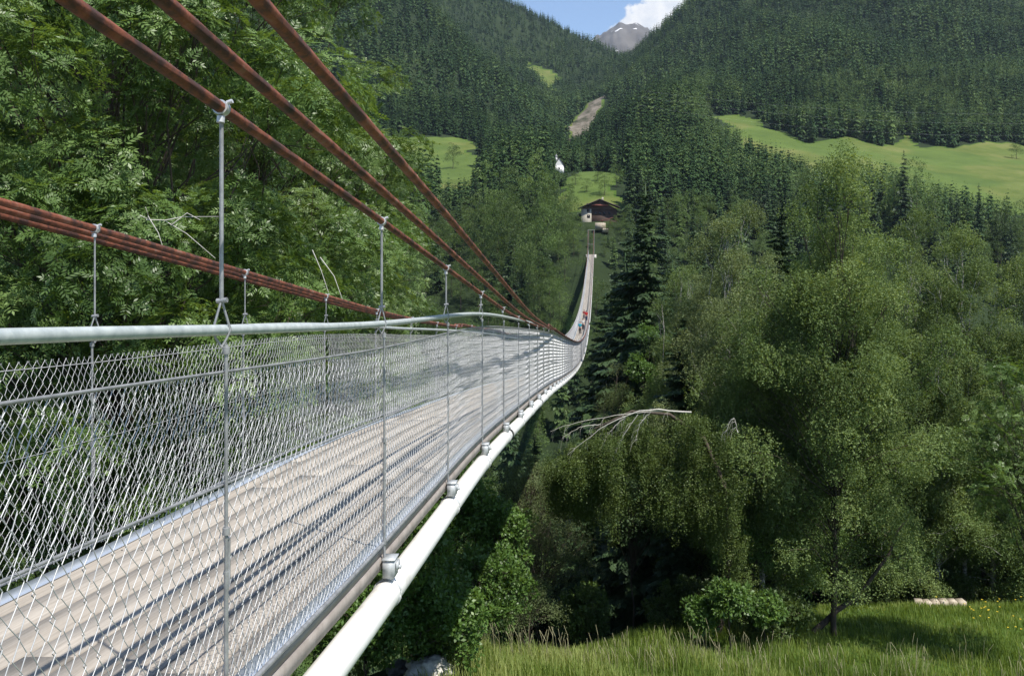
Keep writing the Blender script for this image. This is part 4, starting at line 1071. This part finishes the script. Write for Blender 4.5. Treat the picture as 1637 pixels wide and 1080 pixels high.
cy_ = 455.0; cx0 = (894 - VX) / FX * cy_; cz0 = (VY - 274) / FX * cy_; k_ = cy_ / FX
ch = empty('chapel', (cx0, cy_, cz0), R(0)); ch.scale = (.72, .72, .72); tag(ch, 'small white chapel with steep gable showing between treetops', 'chapel')
w = MB(); box(w, (0, 4, 1.2), (6.4, 8, 6.4)); w.add([(-3.2, 0, 4.4), (3.2, 0, 4.4), (0, 0, 9.2)], [(0, 1, 2)]); w.add([(-3.2, 8, 4.4), (0, 8, 9.2), (3.2, 8, 4.4)], [(0, 1, 2)]); w.build('wall', M['white'], ch)
w = MB()
for sx in (-1, 1):
    a = np.array([(0, -.3, 9.35), (sx * 3.7, -.3, 3.8), (sx * 3.7, 8.3, 3.8), (0, 8.3, 9.35)]); n_ = np.array([sx * .12, 0, .12]); vv = np.concatenate([a, a + n_])
    w.add(vv, [(0, 1, 2, 3), (4, 7, 6, 5), (0, 4, 5, 1), (1, 5, 6, 2), (2, 6, 7, 3), (3, 7, 4, 0)])
w.build('roof', M['slate'], ch)
w = MB(); box(w, (-2.2, 3, 9.2), (1.3, 1.3, 3.2)); w.build('bell_turret', M['white'], ch)
w = MB(); w.add([(-3.1, 2.1, 10.8), (-1.3, 2.1, 10.8), (-1.3, 3.9, 10.8), (-3.1, 3.9, 10.8), (-2.2, 3, 13.2)], [(0, 1, 4), (1, 2, 4), (2, 3, 4), (3, 0, 4)]); w.build('spire', M['slate'], ch)
w = MB(); box(w, (0, -.03, 2.2), (.8, .06, 1.6)); w.build('window', M['glass'], ch)

# ------------------------------------------------------------------ people on the bridge
M['skin'] = noisemat('skin', [(.3, (.42, .24, .17)), (.7, (.50, .30, .21))], 4, .6)
def cloth(name, c): return noisemat(name, [(.3, tuple(x * .8 for x in c)), (.7, c)], 14, .85)
def skinmesh(name, verts, edges, radii, mat, sub=2):
    me = bpy.data.meshes.new(name); me.from_pydata(verts, edges, []); o = bpy.data.objects.new(name, me); COL.objects.link(o)
    sk = o.modifiers.new('s', 'SKIN'); 
    if not me.skin_vertices: bpy.context.view_layer.objects.active = o
    for i, v in enumerate(me.skin_vertices[0].data): v.radius = (radii[i], radii[i] * (.8 if radii[i] > .12 else 1)); v.use_root = (i == 0)
    ss = o.modifiers.new('u', 'SUBSURF'); ss.levels = ss.render_levels = sub
    dg = bpy.context.evaluated_depsgraph_get(); dg.update(); ev_ = o.evaluated_get(dg)
    nm = bpy.data.meshes.new_from_object(ev_); nm.name = name; bpy.data.objects.remove(o); nm.materials.clear(); nm.materials.append(mat)
    for p in nm.polygons: p.use_smooth = True
    return nm
def person(s, xo, hgt, face, label, top, legs, hair, stride=.16, armbend=.1, longhair=False):
    e = empty('person', (xo, s * U, float(deckz(s)) + .012), face); k = hgt / 1.72; e.scale = (k, k, k); tag(e, label, 'person', 'walkers on the bridge')
    a = stride
    V = [(0, 0, .95), (0, 0, 1.12), (0, .01, 1.32), (0, .01, 1.46), (0, -.02, 1.53), (0, -.03, 1.63), (0, -.02, 1.70)]; Rr = [.12, .11, .125, .065, .05, .088, .07]
    E = [(i, i + 1) for i in range(6)]
    def ch_(st, pts, rs):
        prev = st
        for p, r_ in zip(pts, rs): V.append(p); Rr.append(r_); E.append((prev, len(V) - 1)); prev = len(V) - 1
    for sx in (-1, 1):
        f = a * sx
        ch_(0, [(sx * .09, 0, .90), (sx * .095, -f * .6, .50), (sx * .095, -f * .6 + (.10 if f < 0 else .0), .09), (sx * .10, -f * .6 - .14 + (.10 if f < 0 else 0), .03)], [.09, .056, .038, .032])
        ch_(2, [(sx * .17, .01, 1.40), (sx * .22, .04 + f * .3, 1.14), (sx * .22, -.06 + f * .6 - armbend, .92), (sx * .22, -.09 + f * .7 - armbend, .84)], [.055, .040, .028, .026])
        w_ = len(V) - 1
        for q in range(4): ch_(w_, [(sx * .22 + (q - 1.5) * .016, -.11 + f * .7 - armbend, .80), (sx * .215 + (q - 1.5) * .018, -.12 + f * .7 - armbend, .755 + .008 * abs(q - 1.5))], [.009, .008])
        ch_(w_, [(sx * .19, -.13 + f * .7 - armbend, .815), (sx * .185, -.15 + f * .7 - armbend, .79)], [.010, .009])
    body = link('body', skinmesh('body', V, E, Rr, M['skin'], 1), e)
    V2 = V[:4]; E2 = [(0, 1), (1, 2), (2, 3)]; R2 = [.175, .165, .185, .08]
    V3 = [(0, 0, 1.0), (0, 0, .93)]; E3 = [(0, 1)]; R3 = [.165, .16]
    for sx in (-1, 1):
        f = a * sx; n = len(V2)
        V2 += [(sx * .17, .01, 1.40), (sx * .22, .04 + f * .3, 1.14)]; E2 += [(2, n), (n, n + 1)]; R2 += [.088, .07]
        n = len(V3); V3 += [(sx * .09, 0, .86), (sx * .095, -f * .6, .50), (sx * .095, -f * .6 + (.08 if f < 0 else 0), .14)]; E3 += [(1, n), (n, n + 1), (n + 1, n + 2)]; R3 += [.125, .09, .07]
    link('shirt', skinmesh('shirt', V2, E2, R2, top, 1), e); link('trousers', skinmesh('trousers', V3, E3, R3, legs, 1), e)
    hb = MB(); n1, n2 = 16, 9; th = np.linspace(0, 2 * math.pi, n1, endpoint=False)[None]; ph = np.linspace(.01, 1.75, n2)[:, None]
    d = np.stack([np.cos(th) * np.sin(ph) * .1, np.sin(th) * np.sin(ph) * .112 + .018, np.cos(ph) * .115 + 1.655 + 0 * th], -1)
    d[..., 2] = np.where((d[..., 1] < -.02) & (d[..., 2] < 1.68), 1.68, d[..., 2])
    i = np.arange(n2 - 1)[:, None] * n1; j = np.arange(n1)[None]; j2 = (j + 1) % n1
    hb.add(d.reshape(-1, 3), np.stack([i + j, i + j2, i + n1 + j2, i + n1 + j], -1).reshape(-1, 4))
    if longhair: tube(hb, [(0, .09, 1.68), (0, .12, 1.58), (0, .11, 1.46)], [.05, .05, .03], 8)
    hb.build('hair', hair, e, True)
    fc = MB()
    for sx in (-1, 1):
        tube(fc, [(sx * .035, -.105, 1.655), (sx * .035, -.118, 1.655)], .011, 8)
    fc.build('eyes', M['blackband'], e); nz_ = MB(); nz_.add([(0, -.112, 1.655), (-.016, -.108, 1.615), (.016, -.108, 1.615), (0, -.142, 1.618)], [(0, 1, 3), (0, 3, 2), (1, 2, 3)]); nz_.build('nose', M['skin'], e)
    return e
xc = (XR + XL) / 2
hairb = cloth('brown_hair', (.05, .03, .02))
person(90, xc - .15, 1.72, 0.1, 'nearest walker on the bridge, in a teal shirt and black trousers', cloth('teal_shirt', (.01, .26, .34)), cloth('black_trousers', (.015, .015, .02)), hairb)
person(96, xc + .12, 1.70, .0, 'walker in a pale top just behind the one in the teal shirt', cloth('pale_top', (.55, .52, .48)), cloth('dark_trousers', (.02, .022, .03)), hairb, .12)
person(109, xc + .38, 1.75, 0.0, 'walker in a bright red jacket at the back of the group', cloth('red_jacket', (.42, .006, .01)), cloth('navy_trousers', (.02, .03, .09)), hairb)
person(112, xc - .05, 1.60, 0.2, 'walker in a dark red top left of the one in the red jacket', cloth('dark_red_top', (.22, .03, .03)), cloth('dark_jeans', (.02, .022, .05)), hairb, .1, longhair=True)

# ------------------------------------------------------------------ rocks, stone strip, grass
def rock(x, y, z, dims, seed, mat, label):
    mb = MB(); n1, n2 = 48, 28; th = np.linspace(0, 2 * math.pi, n1, endpoint=False)[None]; ph = np.linspace(.001, math.pi - .001, n2)[:, None]
    d = np.stack([np.cos(th) * np.sin(ph), np.sin(th) * np.sin(ph), np.cos(ph) + 0 * th], -1)
    k = 1 + .25 * fbm(d[..., 0] * 2 + seed, d[..., 1] * 2 + d[..., 2] * 2.3, 4, seed); k = np.round(k * 9) / 9 * .5 + k * .5
    mb.add((d * k[..., None] * np.array(dims)).reshape(-1, 3), np.stack([(np.arange(n2 - 1)[:, None] * n1) + np.arange(n1)[None], (np.arange(n2 - 1)[:, None] * n1) + (np.arange(n1)[None] + 1) % n1, (np.arange(n2 - 1)[:, None] * n1) + n1 + (np.arange(n1)[None] + 1) % n1, (np.arange(n2 - 1)[:, None] * n1) + n1 + np.arange(n1)[None]], -1).reshape(-1, 4))
    o = mb.build('boulder', M[mat]); o.location = (x, y, z); tag(o, label, 'boulder'); return o
for px_, py_, Yh, dm, sd, mt, lb in ((682, 1068, 24.0, (.75, .6, .45), 3, 'rock', 'pale boulder at the bottom edge left of the tall grass'),
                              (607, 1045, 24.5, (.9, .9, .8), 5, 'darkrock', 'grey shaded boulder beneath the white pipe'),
                              (640, 1062, 23.6, (.4, .4, .3), 6, 'darkrock', 'small grey boulder between the shaded one and the pale one')):
    p = ground_at(px_, py_ + 14, 21); rock(p[0], p[1], p[2] + .1, dm, sd, mt, lb)
ss_ = MB(); rS = np.random.default_rng(8)
g0 = ground_at(1490, 976, 30); g1 = ground_at(1562, 976, 30)
for q in range(6):
    t = (q + .5) / 6; x = g0[0] + (g1[0] - g0[0]) * t; y = 40.5; box(ss_, (x, y + rS.normal(0, .05), gz(x, y) + .16 + rS.uniform(-.03, .03)), ((g1[0] - g0[0]) / 6 * rS.uniform(.8, .97), .45, .34 + rS.uniform(0, .06)), rS.normal(0, .06))
tag(ss_.build('stone_kerb', M['rubble']), 'low row of pale stones on the crest of the grass at right', 'wall')

gb = MB(); nG = 62000
# grass density in world space: tall by the front, shorter behind
gx_ = rW.uniform(-5.4, 26, nG * 3); gy_ = rW.uniform(23.5, 45, nG * 3)
k = (gx_ > np.interp(gy_, [24, 29, 33, 38, 45], [-5.4, -4.7, -2.8, -1.0, 0])) & (gx_ < gy_ * .53); gx_, gy_ = gx_[k][:nG], gy_[k][:nG]
gzz = H(gx_, gy_); n = len(gx_)
tallm = np.clip(.55 + .5 * fbm(gx_ / 1.3, gy_ / 1.3, 3, 61), .1, 1.2); ftall = np.interp(gy_, [26, 29.5, 31.5, 45], [1.15, 1.05, .62, .5])
hh = (.22 + .42 * tallm) * ftall * rW.uniform(.7, 1.3, n); wd = rW.uniform(.012, .026, n) * 1.25
az = rW.uniform(0, 6.28, n); lean_ = np.stack([np.cos(az), np.sin(az)], -1) * (hh * rW.uniform(.1, .55, n))[:, None] + np.stack([-.10 * hh, 0 * hh], -1)
sd_ = np.stack([-np.sin(az + .6), np.cos(az + .6)], -1) * wd[:, None] / 2
b0 = np.stack([gx_, gy_, gzz - .03], -1)
v0 = b0.copy(); v0[:, :2] -= sd_; v1 = b0.copy(); v1[:, :2] += sd_
m0 = b0 + np.stack([lean_[:, 0] * .3, lean_[:, 1] * .3, hh * .6], -1); v2 = m0.copy(); v2[:, :2] += sd_ * .8; v3 = m0.copy(); v3[:, :2] -= sd_ * .8
tp = b0 + np.stack([lean_[:, 0], lean_[:, 1], hh], -1)
vv = np.stack([v0, v1, v2, v3, tp], 1).reshape(-1, 3); ib = np.arange(n)[:, None] * 5
tg = np.repeat(np.clip(.38 + .30 * np.clip((4.5 - gx_) / 6, 0, 1) + .34 * fbm(gx_ / 1.4, gy_ / 1.4, 3, 66) + rW.normal(0, .2, n), 0, 1), 5)
gb.add(vv, ib + np.array([0, 1, 2, 3]), 0, tg); gb.t.append(ib + np.array([3, 2, 4])); gb.tm.append(np.zeros(n, int))
# seed heads
nh = 420; hx_ = rW.uniform(-4.2, 15, nh); hy_ = 27.5 + 3.2 * rW.uniform(0, 1, nh) ** 1.2; k = fbm(hx_ / 1.1, hy_ / 1.1, 3, 71) > -.35; hx_, hy_ = hx_[k], hy_[k]; nh = len(hx_)
hz_ = H(hx_, hy_); st = rW.uniform(.7, 1.25, nh); lx = rW.normal(-.05, .14, nh) * st; ly = rW.normal(0, .1, nh)
A = np.stack([hx_, hy_, hz_], -1); Bm = A + np.stack([lx * .4, ly * .4, st * .72], -1); Bt = A + np.stack([lx, ly, st], -1)
segs(gb, A, Bm, .005, 3, 1, .4); segs(gb, Bm, Bt, .008, 3, 1, .6)
tag(gb.build('grass', [M['grass'], M['seed']]), 'tall meadow grass with pale seed heads at the bottom right', 'grass', kind='stuff')
fl = MB(); nfw = 50; fx_ = rW.uniform(15.2, 20.5, nfw); fy_ = rW.uniform(33, 40, nfw); fz_ = H(fx_, fy_)
for a, b_, c in zip(fx_, fy_, fz_):
    q = np.array([a, b_, c + rW.uniform(.35, .6)]); fl.add([q + np.array([math.cos(t) * .035, math.sin(t) * .035, .01 * (-1) ** i]) for i, t in enumerate(np.arange(6) / 6 * 6.28)] + [q + np.array([0, 0, -.02])], [(i, (i + 1) % 6, 6) for i in range(6)])
tag(fl.build('yellow_flowers', M['flower']), 'scattered small yellow meadow flowers in the grass at the right edge', 'flowers', kind='stuff')

# power lines across the valley
for i, (a, b_, s_) in enumerate(((148, 172, 6), (158, 186, 7), (172, 204, 8))):
    pl = MB(); P0 = np.array(W(1020, a - 4, 560)); P1 = np.array(W(1800, b_ + 8, 470)); t = np.linspace(0, 1, 40)[:, None]
    tube(pl, P0 + (P1 - P0) * t - np.array([0, 0, 1.0]) * s_ * 4 * t * (1 - t), .015, 4)
    tag(pl.build('power_line', M['clamp']), ['topmost of three thin power lines crossing the forest at right', 'middle one of the three thin power lines at right', 'lowest of the three thin power lines at right'][i], 'power line', 'power lines')

# ------------------------------------------------------------------ air
hzb = MB(); box(hzb, (0, 2900, 950), (6600, 6200, 2150)); hb = hzb.build('haze', newmat('haze_air')[0])
mt = hb.data.materials[0]; nt = mt.node_tree; nt.nodes.remove(nt.nodes['Principled BSDF'])
pv = nt.nodes.new('ShaderNodeVolumePrincipled'); pv.inputs['Color'].default_value = (.62, .76, 1, 1); pv.inputs['Density'].default_value = 5e-5; pv.inputs['Anisotropy'].default_value = .2
nt.links.new(pv.outputs[0], nt.nodes['Material Output'].inputs['Volume']); tag(hb, 'thin blue haze over the valley', 'haze', kind='stuff')

# ------------------------------------------------------------------ light, sky, camera
AZ, EL = R(132), R(61)
w = bpy.data.worlds.new('World'); SC.world = w; w.use_nodes = True; nt = w.node_tree
sky = nt.nodes.new('ShaderNodeTexSky'); sky.sky_type = 'NISHITA'; sky.sun_disc = False; sky.sun_elevation = EL; sky.sun_rotation = AZ; sky.altitude = 1300; sky.air_density = 1.0; sky.dust_density = .3; sky.ozone_density = 1.6
bg = nt.nodes['Background']; nt.links.new(sky.outputs[0], bg.inputs[0]); bg.inputs[1].default_value = .125
# a cumulus cloud standing in one direction of the sky, low over the valley head
def MT(op, a, b_=None, c=None):
    n = nt.nodes.new('ShaderNodeMath'); n.operation = op
    for i, v in enumerate((a, b_, c)):
        if v is None: continue
        if isinstance(v, (int, float)): n.inputs[i].default_value = v
        else: nt.links.new(v, n.inputs[i])
    return n.outputs[0]
gd = nt.nodes.new('ShaderNodeTexCoord'); sx = nt.nodes.new('ShaderNodeSeparateXYZ'); nt.links.new(gd.outputs['Generated'], sx.inputs[0])
yy_ = MT('MAXIMUM', sx.outputs[1], .02); gx2 = MT('DIVIDE', sx.outputs[0], yy_); gz2 = MT('DIVIDE', sx.outputs[2], yy_)
cb = nt.nodes.new('ShaderNodeCombineXYZ'); nt.links.new(gx2, cb.inputs[0]); nt.links.new(gz2, cb.inputs[1])
cn = N(nt, 'ShaderNodeTexNoise', Scale=34., Detail=9, Roughness=.58); nt.links.new(cb.outputs[0], cn.inputs['Vector'])
cn2 = N(nt, 'ShaderNodeTexNoise', Scale=60., Detail=6, Roughness=.5); nt.links.new(cb.outputs[0], cn2.inputs['Vector'])
ex = MT('DIVIDE', MT('SUBTRACT', gx2, .105), .082); ez = MT('DIVIDE', MT('SUBTRACT', gz2, MT('MULTIPLY_ADD', gx2, .55, .232)), .040)
rad_ = MT('SQRT', MT('ADD', MT('MULTIPLY', ex, ex), MT('MULTIPLY', ez, ez)))
val = MT('SUBTRACT', MT('MULTIPLY_ADD', MT('SUBTRACT', cn.outputs[0], .5), 1.9, 1.0), rad_)
mk = N(nt, 'ShaderNodeMapRange', interpolation_type='SMOOTHSTEP'); mk.inputs['From Min'].default_value = .0; mk.inputs['From Max'].default_value = .22; nt.links.new(val, mk.inputs[0])
mk2 = MT('MULTIPLY', mk.outputs[0], MT('GREATER_THAN', sx.outputs[1], .1))
bg2 = nt.nodes.new('ShaderNodeBackground'); crp = ramp(nt, cn2.outputs[0], [(.35, (.80, .84, .90)), (.6, (1, 1, 1))]); nt.links.new(crp.outputs[0], bg2.inputs[0]); bg2.inputs[1].default_value = .72
mxs = nt.nodes.new('ShaderNodeMixShader'); nt.links.new(mk2, mxs.inputs[0]); nt.links.new(bg.outputs[0], mxs.inputs[1]); nt.links.new(bg2.outputs[0], mxs.inputs[2]); nt.links.new(mxs.outputs[0], nt.nodes['World Output'].inputs[0])
sl = bpy.data.lights.new('sun', 'SUN'); sl.energy = 5.0; sl.angle = R(.5); sl.color = (1, .95, .87)
so = bpy.data.objects.new('sun', sl); COL.objects.link(so)
sv = Vector((math.sin(AZ) * math.cos(EL), math.cos(AZ) * math.cos(EL), math.sin(EL))); so.rotation_euler = sv.to_track_quat('Z', 'Y').to_euler()
so.location = (40, 0, 60)
cd = bpy.data.cameras.new('camera'); cam = bpy.data.objects.new('camera', cd); COL.objects.link(cam); SC.camera = cam
cam.location = (0, 0, 0); cam.rotation_euler = (R(90), 0, 0)
cd.sensor_width = 36; cd.lens = FX / 1637 * 36; cd.shift_x = -(VX - 818.5) / 1637; cd.shift_y = -(540 - VY) / 1637
cd.clip_start = .05; cd.clip_end = 30000
SC.view_settings.view_transform = 'Standard'; SC.view_settings.look = 'None'; SC.view_settings.exposure = 0.6; SC.view_settings.gamma = 1

cy = SC.cycles
cy.max_bounces = 6; cy.diffuse_bounces = 3; cy.glossy_bounces = 3; cy.transmission_bounces = 4; cy.transparent_max_bounces = 6; cy.volume_bounces = 0
